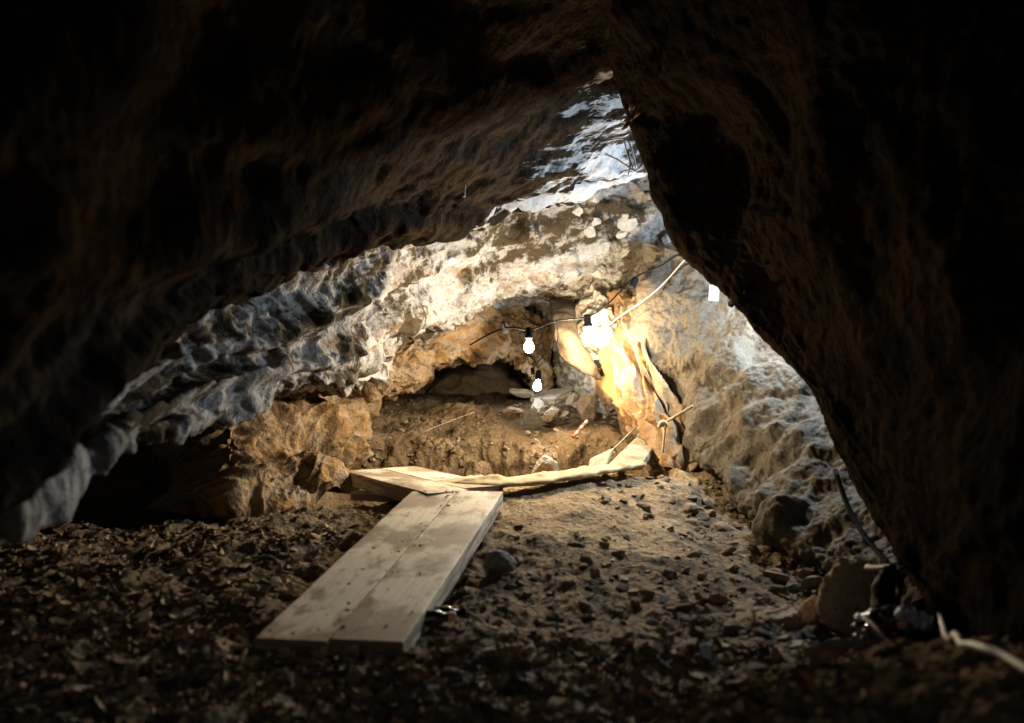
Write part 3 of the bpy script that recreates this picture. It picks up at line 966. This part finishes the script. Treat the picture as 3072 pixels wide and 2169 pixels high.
stone('rock', at(812, 655, 3.1), (0.07, 0.06, 0.055), (R(18), R(9), R(50)), M_STONE_G, 19, 'dark lump at the left end of the long flat grey rock', 'rock', GB)
stone('rock', at(810, 585, 4.25), (0.085, 0.05, 0.04), (0, R(-6), R(10)), M_STONE_G, 21, 'flat grey rock in the shadow under the side wall', 'rock', GB)
stone('rock', at(700, 622, 3.65), (0.085, 0.055, 0.035), (R(10), R(10), R(20)), M_STONE_G, 23, 'flat angular stone, the largest amid the gravel slope', 'rock')
stone('rock', at(545, 466, 6.05), (0.115, 0.08, 0.085), (0, R(6), 0.3), M_PALE, 31, 'pale rock poking up behind the yellow cloth roll', 'rock')
# outcrop below the lowest bulb
GO = 'blocks of the outcrop below the lowest bulb'
for (px, py, d, sx, sy, sz, rx, ry, rz, sd, lb) in [
    (556, 398, 8.9, .30, .25, .10, 4, -4, 5, 41, 'wide pale ledge block directly below the lowest bulb'),
    (522, 392, 9.0, .13, .14, .055, 0, 8, 20, 42, 'flat overhanging pale block at the left end of the outcrop'),
    (536, 408, 8.6, .085, .09, .10, 8, 20, 40, 43, 'upright pale block propping the overhanging ledge'),
    (552, 412, 8.4, .11, .09, .055, 10, -12, 10, 44, 'tilted pale block in the rubble at the foot of the outcrop'),
    (510, 411, 8.4, .13, .09, .045, 3, 5, 15, 45, 'flat brown block lying left of the outcrop rubble'),
    (588, 407, 8.4, .12, .12, .13, 10, 15, 20, 46, 'shaded brown boulder right of the outcrop'),
    (573, 402, 8.7, .10, .1, .11, 10, 5, 70, 47, 'rounded brown block at the right end of the pale ledge'),
    (545, 418, 8.1, .07, .06, .035, 5, 5, 15, 48, 'small flat stone before the outcrop rubble'),
    (566, 414, 8.3, .075, .06, .035, 5, -15, 65, 49, 'small tilted stone between outcrop rubble and shaded boulder'),
]:
    stone('outcrop_block', at(px, py, d), (sx, sy, sz), (R(rx), R(ry), R(rz)), M_PALE if sd in (41, 42, 43, 44) else M_STONE, sd, lb, 'rock', GO)

# rounded pale cobbles set in the back of the vault
_vx = CX + VV[:, 0] / VV[:, 1] * FPX; _vy = CY - (VV[:, 2] - CZ) / VV[:, 1] * FPX
for k, (px, py, r, lb) in enumerate([
    (628, 225, 9.5, 'largest pale rounded cobble set in the back wall under the roof cleft'),
    (622, 236, 6.5, 'pale cobble just below the largest cobble in the back wall'),
    (596, 225, 6.5, 'pale cobble left of the largest cobble in the back wall'),
    (591, 235, 7, 'rounded grey cobble below the left pale cobble in the back wall'),
    (579, 209, 7, 'elongated pale cobble tucked under the edge of the dark ceiling'),
    (596, 203, 5, 'small pale cobble right under the dark ceiling edge'),
    (675, 239, 7, 'flat round cobble just above the uppermost empty socket'),
    (666, 240, 3.5, 'tiny cobble left of the flat round cobble above the socket'),
    (669, 226, 5, 'small cobble by the dark near wall, above the flat round one'),
    (626, 250, 7.5, 'broad grey cobble in the middle of the back wall'),
    (603, 271, 7, 'grey cobble low in the back wall above the string of lights'),
    (645, 268, 6, 'small brownish cobble left of the cable on the back wall'),
    (453, 263, 5.5, 'white oval pebble on the lit vault left of the bulbs')]):
    near = np.hypot(_vx - px, _vy - py) < 4
    if not near.any(): continue
    c = VV[near][np.argmin(VV[near][:, 1])].astype(float) + np.array([0, 0.012, 0.008])
    sr = r / FPX * c[1]
    stone('cobble', tuple(c), (sr * 1.25, sr * 0.85, sr), (R(random.uniform(-20, 20)), R(random.uniform(-25, 25)), R(random.uniform(-20, 20))),
          M_COBBLE if k < 12 else M_WHITE, 60 + k, lb, 'cobble', 'cobbles in the back wall' if k < 12 else None, sub=4, cuts=9, rough=0.05)
# two flat slabs leaning by the foot of the flowstone
def slab(name, corners, thick, mat, label):
    c = np.array([P(*k) for k in corners]); n = len(c)
    nn = np.cross(c[1] - c[0], c[-1] - c[0]); nn /= np.linalg.norm(nn)
    if nn[2] < 0: nn = -nn
    bm = bmesh.new()
    top = [bm.verts.new(v) for v in c]; bot = [bm.verts.new(v - nn * thick) for v in c]
    bm.faces.new(top); bm.faces.new(bot[::-1])
    for i in range(n): bm.faces.new((top[i], bot[i], bot[(i + 1) % n], top[(i + 1) % n]))
    bmesh.ops.recalc_face_normals(bm, faces=bm.faces)
    bmesh.ops.bevel(bm, geom=list(bm.edges), offset=0.006, segments=2, affect='EDGES')
    me = bpy.data.meshes.new(name); bm.to_mesh(me); bm.free(); me.materials.append(mat)
    o = bpy.data.objects.new(name, me); COL.objects.link(o)
    return tag(o, label, 'slab')


M_SLAB = rock_mat('flat_slab', (0.27, 0.23, 0.165), (0.22, 0.17, 0.11), (0.15, 0.115, 0.07), 0.68, 0.62, kind='Object', stretch=(1, 1, 1), big=3, bumpk=0.25)
slab('stone_slab', [(606, 466, 6.1), (643, 463, 6.15), (653, 448, 6.7), (638, 435, 7.1), (620, 452, 6.4)], 0.05, M_SLAB, 'large flat pale slab at the foot of the flowstone curtain')
slab('stone_slab', [(588, 468, 6.3), (606, 466, 6.35), (614, 447, 6.75), (590, 458, 6.5)], 0.04, M_SLAB, 'smaller flat slab left of the large one behind the cloth')

# scattered stones: one object each, shapes shared by copies
BASES = []
for s in range(9):
    v, f = stone_mesh(100 + s, 2, 11, random.uniform(0.4, 0.75), 0.04)
    BASES.append((v, f))
protos = {}


def scatter_stones(count, region, smin, smax, label, group, mats, seed, avoid=None):
    rr = random.Random(seed)
    px, py = [], []
    while len(px) < count:
        x, y = rr.uniform(region[0], region[2]), rr.uniform(region[1], region[3])
        if avoid and avoid(x, y): continue
        px.append(x); py.append(y)
    X, Y = floor_hits(px, py)
    Z = h_floor(np.nan_to_num(X), np.nan_to_num(Y, nan=3.0))
    for x, y, z in zip(X, Y, Z):
        if not np.isfinite(x): continue
        k = rr.randrange(len(BASES)); mt = rr.choice(mats)
        key = (k, mt.name)
        if key not in protos:
            v, f = BASES[k]
            me = bpy.data.meshes.new('stone'); me.from_pydata([tuple(map(float, q)) for q in v], [], f); me.materials.append(mt)
            protos[key] = me
        o = bpy.data.objects.new('stone', protos[key]); COL.objects.link(o)
        s = smin + (smax - smin) * rr.random() ** 2.2
        o.scale = (s * rr.uniform(.8, 1.3), s * rr.uniform(.7, 1.1), s * rr.uniform(.6, 1.0))
        o.rotation_euler = (rr.uniform(-.5, .5), rr.uniform(-.5, .5), rr.uniform(0, 6.3))
        o.location = (x, y, z + s * 0.12)
        tag(o, label, 'stone', group)


def on_planks(x, y):
    return 465 < y < 660 and (x < 512 - (y - 485) * 0.62 + 12) and (x > 405 - (y - 490) * 1.06 - 10 if y > 490 else x > 340)


scatter_stones(120, (520, 500, 860, 655), 0.018, 0.062, 'small angular brown stone on the dark gravel slope beneath the side wall', 'stones on the gravel slope',
               [M_STONE, M_STONE, M_STONE_G], 3, lambda x, y: on_planks(x, y) or (x - 690) > (y - 470) * 1.25 or (x < 600 and y < 540) or (x < 680 and (x * 5.1 + y * 9.7) % 3 > 1.1))
scatter_stones(40, (600, 470, 720, 520), 0.02, 0.05, 'small pale brown stone in the rubble at the foot of the flowstone', 'stones at the foot of the flowstone',
               [M_STONE, M_PALE], 4, lambda x, y: y < 462 + abs(x - 660) * 0.2 or x > 640 + (y - 455) * 1.25)
scatter_stones(55, (20, 540, 330, 680), 0.015, 0.04, 'small dark stone half buried in the leaf litter', 'stones in the leaf litter', [M_STONE, M_STONE_G], 5, on_planks)
scatter_stones(45, (380, 395, 600, 436), 0.02, 0.05, 'small tan stone lying on the upper soil bench', 'stones on the soil bench', [M_PALE, M_STONE], 6)

scatter_stones(26, (690, 500, 870, 640), 0.04, 0.10, 'medium angular rock in the rubble along the foot of the side wall', 'rocks along the foot of the side wall',
               [M_STONE, M_STONE, M_STONE_G], 9, lambda x, y: abs((x - 700) - (y - 490) * 1.35 + 22) > 34 or (x > 745 and y > 600))
scatter_stones(9, (690, 600, 800, 660), 0.03, 0.065, 'medium flat rock lying left of the brown blocky rock', 'rocks left of the brown blocky rock', [M_STONE, M_STONE_G], 12)

# gravel and leaf litter, which nobody could count
def litter(name, n, region, maker, mat, seed, avoid=None, lift=0.001):
    r = np.random.default_rng(seed)
    px = r.uniform(region[0], region[2], n); py = r.uniform(region[1], region[3], n)
    if avoid is not None:
        k = np.array([not avoid(a, b) for a, b in zip(px, py)]); px, py = px[k], py[k]
    X, Y = floor_hits(px, py)
    ok = np.isfinite(X); X, Y = X[ok], Y[ok]
    Z = h_floor(X, Y)
    V, F, T = [], [], []
    base = 0
    for x, y, z in zip(X, Y, Z):
        v, f = maker(r)
        a, b, c = r.uniform(-.5, .5), r.uniform(-.5, .5), r.uniform(0, 6.3)
        m = np.array(Matrix.Rotation(c, 3, 'Z') @ Matrix.Rotation(a, 3, 'X') @ Matrix.Rotation(b, 3, 'Y'))
        v = v @ m.T + np.array([x, y, z + lift])
        V.append(v); F += [tuple(i + base for i in t) for t in f]; base += len(v)
        T += [r.random()] * len(v)
    o = link(name, np.concatenate(V), F, mat, smooth=False)
    at_ = o.data.attributes.new('tone', 'FLOAT', 'POINT'); at_.data.foreach_set('value', np.array(T, np.float32))
    return tag(o, kind='stuff')


def mk_leaf(r):
    q = r.random() ** 2; L, w = 0.022 + 0.055 * q, r.uniform(0.010, 0.020) + 0.018 * q
    t = np.array([0, .3, .65, 1.0]); prof = np.array([.35, 1, .8, .12]) * r.uniform(.8, 1.2, 4)
    cup, curl = r.uniform(-.006, .012), r.uniform(-.012, .022)
    v = []
    for a, p in zip(t, prof):
        for s in (-1, 0, 1):
            v.append((L * (a - .5) * 2 * .5 * 1.6, s * w * p * r.uniform(.75, 1.15), (0 if s == 0 else cup) + curl * (a - .5) ** 2 * 4 + r.normal() * .0012))
    v = np.array(v)
    f = []
    for i in range(3):
        for s in range(2):
            a = i * 3 + s; f.append((a, a + 1, a + 4, a + 3))
    return v, f


_cube = np.array([(x, y, z) for x in (-1, 1) for y in (-1, 1) for z in (-1, 1)], float)
_cf = [(0, 1, 3, 2), (4, 6, 7, 5), (0, 4, 5, 1), (2, 3, 7, 6), (0, 2, 6, 4), (1, 5, 7, 3)]


def mk_shard(r):
    s = 0.004 + 0.024 * r.random() ** 4.0
    v = _cube * r.uniform(.45, 1.1, (8, 3)) * np.array([s * r.uniform(.8, 1.6), s, s * r.uniform(.35, .8)])
    return v, _cf


litter('leaf_litter', 2900, (-10, 525, 400, 723), mk_leaf, M_LEAF, 21, on_planks)
litter('foreground_litter', 1700, (250, 655, 900, 760), mk_leaf, M_LEAF, 22)
litter('gravel', 3300, (430, 480, 900, 723), mk_shard, M_GRAVEL, 23, lambda x, y: on_planks(x, y) or (x < 690 - (y - 530) * .3 and y < 640 and (x * 5.1 + y * 9.7) % 3 > 1.2) or (x < 640 and y < 532 + 8 * math.sin(x * .13) and (x * 7.3 + y * 3.1) % 3 > 0.12))
litter('rubble', 700, (340, 398, 660, 470), mk_shard, M_GRAVEL, 24)

# crumbs of soil trodden onto the boards
def crumbs():
    r = np.random.default_rng(33); V, F, T, base = [], [], [], 0
    L = np.linalg.norm(BR - FR)
    for k in range(190):
        t, w_ = r.random() ** 1.3 * L, r.random() * 0.5
        if r.random() < 0.45: w_ = 0.262 + r.normal() * 0.03
        v, f = mk_shard(r)
        c = FR + dirv * t + sdv * w_ + np.array([0, 0, 0.004])
        V.append(v * 0.24 + c); F += [tuple(i + base for i in q) for q in f]; base += 8; T += [r.random() * .5] * 8
    o = link('soil_crumbs', np.concatenate(V), F, M_GRAVEL, smooth=False)
    a = o.data.attributes.new('tone', 'FLOAT', 'POINT'); a.data.foreach_set('value', np.array(T, np.float32))
    tag(o, kind='stuff')


crumbs()
# ------------------------------------------------------------------ lamps
WARM, COOL = (1.0, 0.70, 0.36), (0.72, 0.84, 1.0)
def bulb_mat(name, c, s): return glow(name, c, s)


BM1 = bulb_mat('bulb_main', (1.0, 0.79, 0.51), 1700)
BM2 = bulb_mat('bulb_warm', (1.0, 0.81, 0.55), 2600)
BM3 = bulb_mat('bulb_cool', (0.80, 0.90, 1.0), 100)
BM4 = bulb_mat('bulb_hidden', (0.70, 0.85, 1.0), 3200)
BULB = [(0.013, 0), (0.014, .012), (0.02, .022), (0.03, .038), (0.034, .055), (0.032, .072), (0.024, .086), (0.012, .094), (0.002, .096)]
SOCK = [(0.008, -.075), (0.02, -.07), (0.024, -.055), (0.022, -.02), (0.027, -.015), (0.027, 0.004), (0.02, .004)]

st = empty('light_string', at(683, 245, 6.75), 'black festoon light string with bare sockets and lit bulbs strung across the cave', 'light string')
main_pts = [P(860, 270, 5.7), P(825, 258, 6.0), P(802, 254, 6.2), P(740, 240, 6.5), P(683, 252, 6.7), P(660, 266, 6.9), P(634, 278, 7.1), P(612, 300, 7.05), P(587, 317, 7.15),
            P(556, 321, 6.5), P(529, 330, 6.2), P(505, 328, 6.6), P(470, 345, 7.9)]
tube('cable', main_pts, 0.0065, M_BLACK, st)
tube('cable', [P(556, 321, 6.5), P(549, 348, 7.4), P(536, 364, 8.2), P(533, 372, 8.35), P(541, 377, 8.4)], 0.005, M_BLACK, st)
tube('cable', [P(536, 364, 8.3), P(526, 348, 8.3), P(520, 334, 7.2), P(529, 331, 6.2)], 0.004, M_BLACK, st)


def socket(px, py, d, axis, bm=None, s=1.0):
    o = P(px, py, d); ax = np.array(axis, float); ax /= np.linalg.norm(ax)
    k = lathe('socket', [(r * s, h * s) for r, h in SOCK], o, ax, M_BLACK, st)
    if bm:
        b = link_bulb(o, ax, bm, k, s)
    return k


def link_bulb(o, ax, bm, parent, s):
    return lathe('bulb', [(r * s, h * s) for r, h in BULB], o + ax * 0.006, ax, bm, parent)


socket(682, 256, 6.7, (-.15, .1, -1), s=1.15)
socket(632, 287, 7.1, (-.45, -.1, -1), s=1.15)
socket(588, 326, 7.15, (.1, .1, -1), BM1, 1.25)
socket(505, 333, 6.6, (.15, 0, -1), None, 1.1)
socket(529, 338, 6.2, (0, .1, -1), BM2, 1.0)
socket(556, 350, 6.75, (0.1, 0, -1), None, .85)
tube('cable', [P(556, 321, 6.5), P(558, 335, 6.6), P(556, 347, 6.75)], 0.004, M_BLACK, st)
socket(533, 374, 8.35, (.1, 0, -1), None, 0.8)
socket(538, 379, 8.4, (-.1, 0, -1), BM3, 1.1)
socket(802, 262, 6.2, (0, 0, -1), BM4, 1.2)

# small dark box on a wire before the lit wall
hb = empty('hanging_box', at(597, 355, 7.7), 'small dark box hanging on a wire before the brightest glow', 'box')
tube('wire', [P(600, 322, 7.7), P(599, 340, 7.7), P(597, 354, 7.7)], 0.003, M_BLACK, hb)


def box(name, c, size, mat, parent, rot=(0, 0, 0), bev=0.004):
    bm = bmesh.new(); bmesh.ops.create_cube(bm, size=1.0)
    bmesh.ops.scale(bm, vec=size, verts=bm.verts)
    bmesh.ops.bevel(bm, geom=list(bm.edges), offset=bev, segments=2, affect='EDGES')
    me = bpy.data.meshes.new(name); bm.to_mesh(me); bm.free(); me.materials.append(mat)
    o = bpy.data.objects.new(name, me); COL.objects.link(o)
    o.rotation_euler = rot
    if parent is not None:
        o.parent = parent; o.location = Vector(c) - wloc(parent)
    else: o.location = c
    return o


box('case', at(597, 364, 7.7), (0.058, 0.03, 0.07), M_BLACK, hb, (0, 0, .3))
box('lid', at(597, 357, 7.7), (0.052, 0.03, 0.02), M_WHITE, hb, (0, 0.2, .3))

# pale cable beside the string
tag(tube('cable', [P(720, 252, 6.3), P(700, 252, 6.5), P(688, 256, 6.65), P(665, 282, 6.85), P(640, 303, 7.1), P(615, 320, 7.5), P(600, 335, 7.8)], 0.0055, M_WHITEC),
    'pale cable slanting across the lit wall below the empty sockets', 'cable')
# white card beside the dark wall
wc = empty('hanging_card', at(714, 288, 5.3), 'white card hanging at the edge of the dark near wall', 'card')
box('card', at(714, 293, 5.3), (0.068, 0.003, 0.095), M_CARD, wc, (0.05, 0.05, 0.25), 0.001)
tube('cord', [P(708, 262, 5.35), P(711, 272, 5.32), P(714, 285, 5.3)], 0.004, M_WHITE, wc)
tag(tube('peg', [P(731, 304, 4.95), P(736, 300, 4.85), P(748, 290, 4.6)], [0.02, 0.016, 0.012], M_BLACK), 'black peg sticking out of the dark wall beside the white card', 'peg')

# stake with rope by the flowstone, trench strings and the scale bar
rp = empty('tied_stick', at(663, 424, 6.3), 'grey stick tied with rope across the foot of the flowstone curtain', 'stick')
tube('stick', [P(661, 425, 6.3), P(676, 416, 6.25), P(693, 406, 6.2)], [0.012, 0.01, 0.012], M_TWIG, rp)
tube('rope', [P(660, 427, 6.28), P(664, 424, 6.27), P(665, 430, 6.3), P(664, 440, 6.35), P(663, 452, 6.4)], 0.009, M_ROPE, rp)
tube('knot', [P(659, 427, 6.27), P(662, 422, 6.25), P(666, 424, 6.25), P(664, 428, 6.26)], 0.014, M_ROPE, rp)
tag(tube('marking_string', [P(592, 466, 6.0), P(615, 447, 6.4), P(636, 426, 7.0)], 0.0022, M_ROPE), 'pale string stretched from the cloth roll up past the flat slabs', 'string')
tag(tube('marking_string', [P(423, 432, 7.4), P(450, 421, 7.6), P(475, 412, 7.9)], 0.0014, M_ROPE), 'thin pale string stretched over the upper soil bench', 'string')
sb = empty('scale_bar', at(573, 436, 7.35), 'red and white banded scale bar lying on the soil bench', 'scale bar')
s0, s1 = P(573, 437, 7.3), P(587, 421, 7.45)
for k in range(6):
    tube('band', [s0 + (s1 - s0) * (k / 6), s0 + (s1 - s0) * ((k + 1) / 6)], 0.014, M_RED if k % 2 == 0 else M_WHITEC, sb, n=8, sub=1)

# roots and cobwebs at the roof joint
rt = empty('hanging_root', at(636, 100, 5.3), 'dry pale root scraps hanging in the roof cleft', 'root')
for a, b, w in [((634, 98), (630, 110), .018), ((641, 108), (634, 117), .013), ((634, 115), (624, 122), .016), ((629, 121), (622, 130), .014), ((630, 110), (633, 118), .007)]:
    tube('scrap', [P(*a, 5.05), P((a[0] + b[0]) / 2 + 1, (a[1] + b[1]) / 2, 5.03), P(*b, 5.05)], [w * .7, w, w * .5], M_TWIG, rt, n=6)
cw = empty('cobweb', at(630, 150, 5.9), 'dusty pale cobweb threads in the roof cleft above the lit wall', 'cobweb')
for pts in [[(600, 143), (612, 140), (624, 139), (631, 147), (636, 168)], [(624, 139), (628, 155), (634, 170)], [(605, 154), (618, 160), (630, 168), (637, 172)], [(628, 150), (630, 165), (628, 176)]]:
    tube('thread', [P(x, y, 5.9) for x, y in pts], 0.006, M_COBWEB, cw, n=5)
tag(tube('dangling_straw', [P(465, 184, 5.0), P(464.5, 191, 5.0), P(464, 197, 5.0)], [.004, .006, .008], M_COBWEB), 'thin white straw dangling from the dark ceiling', 'straw')

# ------------------------------------------------------------------ near right: cables, bag
cb = empty('cable_coil', at(886, 566, 3.5), 'long loops of black cable hanging from a peg over the tall boulder', 'cable coil')
rr = random.Random(5)
for k in range(9):
    x0, y0 = 888 + rr.uniform(-3, 3), 566
    w = rr.uniform(2, 11); yb = rr.uniform(596, 622)
    c0 = 887 + rr.uniform(-5, 5)
    d0 = 3.42 + rr.uniform(-.05, .05)
    tube('loop', [P(x0, y0, d0), P(c0 - w, (y0 + yb) / 2, d0), P(c0, yb, d0 - .02), P(c0 + w, (y0 + yb) / 2, d0 + .02), P(x0 + 1, y0, d0)], 0.0075, M_BLACK, cb, n=6, sub=10)
tube('peg', [P(868, 568, 3.55), P(878, 568, 3.48), P(892, 566, 3.4)], [.016, .011, .010], M_WHITEC, cb)
tag(tube('cable', [P(835, 470, 4.4), P(852, 515, 4.1), P(872, 545, 3.8), P(890, 566, 3.45)], 0.012, M_BLACK), 'black cable running down the edge of the side wall to the coil', 'cable')


def crumple(name, c, size, seed, mat, parent, label=None):
    bm = bmesh.new(); bmesh.ops.create_icosphere(bm, subdivisions=5, radius=1.0)
    v = np.array([x.co[:] for x in bm.verts]); f = [[x.index for x in g.verts] for g in bm.faces]; bm.free()
    f1, f2, cc = worley(v * 2.1 + seed, seed)
    g1, g2, _c = worley(v * 4.5 + seed, seed + 1)
    v = v * (1 + 0.38 * (f1 - 0.5) + 0.16 * (g1 - .5) + 0.2 * fbm(v * 1.3 + seed, 2, seed))[:, None]
    return link(name, v * np.array(size) + np.array(c), f, mat, parent, smooth=False)


_bx, _by = floor_hits([893, 893], [652, 640])
BX, BY = float(_bx[0]), float(_by[0]); BZ = hz(BX, BY)
bg = empty('plastic_bag', (BX, BY, BZ), 'crumpled black plastic bag with shiny clear film lying by the tall boulder', 'bag')
crumple('sack', (BX, BY, BZ + 0.055), (0.13, 0.09, 0.075), 3, M_BAG, bg)
crumple('film', (BX + 0.03, BY - 0.05, BZ + 0.105), (0.042, 0.035, 0.042), 5, M_FOIL, bg)
crumple('film', (BX + 0.075, BY - 0.05, BZ + 0.09), (0.04, 0.03, 0.036), 8, M_FOIL, bg)
crumple('film', (BX + 0.03, BY - 0.10, BZ + 0.02), (0.02, 0.02, 0.022), 9, M_FOIL, bg)
crumple('tag', (BX - 0.005, BY - 0.085, BZ + 0.09), (0.016, 0.012, 0.014), 11, M_PINK, bg)
tag(tube('cable', [P(864, 618, 2.95), P(872, 624, 2.9), P(880, 632, 2.85), P(886, 640, 2.82)], 0.007, M_GREYC), 'short grey cable end bending over the black plastic bag', 'cable')
_cx, _cy = floor_hits([928, 938, 946, 954, 961, 968, 984, 1002, 1024, 1060], [640, 645, 651, 658, 664, 669, 676, 684, 695, 714])
_cp = [np.array([a, b, max(hz(a, b), hz(a, b - .08), hz(a, b + .08)) + 0.02]) for a, b in zip(_cx, _cy)]
_zs = [p[2] for p in _cp]
for q, p in enumerate(_cp): p[2] = (2 * _zs[q] + _zs[max(0, q - 1)] + _zs[min(len(_zs) - 1, q + 1)]) / 4 + 0.022
_cp[0][2] += 0.02
tag(tube('cable', _cp, 0.0085, M_CABLEW), 'thick pale cable leaving the bag and running out along the dark mound', 'cable')

# two dark bottles half under the board
BOT = [(0.018, 0), (0.03, .006), (0.032, .05), (0.031, .10), (0.026, .118), (0.016, .132), (0.0145, .15)]
for k, (px, py, d, ax, lb, cap) in enumerate([(420, 609, 3.42, (1, .12, .06), 'dark glossy bottle with dark neck poking out beneath the long board, upper of two', M_BLACK),
                                              (408, 620, 3.3, (1, .05, .09), 'dark glossy bottle with pale cap poking out beneath the long board, lower of two', M_PINK)]):
    o = P(px, py, d); o[2] = hz(o[0], o[1]) + 0.035
    e = empty('bottle', tuple(o), lb, 'bottle', 'bottles under the board')
    lathe('body', BOT, o, ax, M_BAG, e)
    a = np.array(ax) / np.linalg.norm(ax)
    lathe('cap', [(0.0165, .15), (0.0175, .153), (0.0175, .172), (0.015, .175)], o, ax, cap, e)

# ------------------------------------------------------------------ world and camera
w = bpy.data.worlds.new('World'); SC.world = w; w.use_nodes = True
sky = w.node_tree.nodes.new('ShaderNodeTexSky'); sky.sky_type = 'NISHITA'; sky.sun_disc = False
sky.sun_elevation = R(35); sky.sun_rotation = R(180)
bgd = w.node_tree.nodes['Background']; bgd.inputs['Strength'].default_value = 0.025
w.node_tree.links.new(sky.outputs['Color'], bgd.inputs['Color'])

cd = bpy.data.cameras.new('camera'); cam = bpy.data.objects.new('camera', cd); COL.objects.link(cam)
cam.location = (0, 0, CZ); cam.rotation_euler = (R(90), 0, 0)
cd.sensor_width = 36; cd.lens = 36 * FPX / 1024; cd.clip_start = 0.05; cd.clip_end = 200
cd.dof.use_dof = True; cd.dof.focus_distance = 6.3; cd.dof.aperture_fstop = 1.3
SC.camera = cam
SC.view_settings.view_transform = 'Standard'; SC.view_settings.look = 'None'
SC.view_settings.exposure = 0.2; SC.view_settings.gamma = 1
SC.render.engine = 'CYCLES'
SC.cycles.use_denoising = True
try: SC.cycles.denoiser = 'OPENIMAGEDENOISE'
except Exception: pass
SC.cycles.max_bounces = 5; SC.cycles.diffuse_bounces = 4; SC.cycles.glossy_bounces = 3
SC.cycles.sample_clamp_indirect = 6
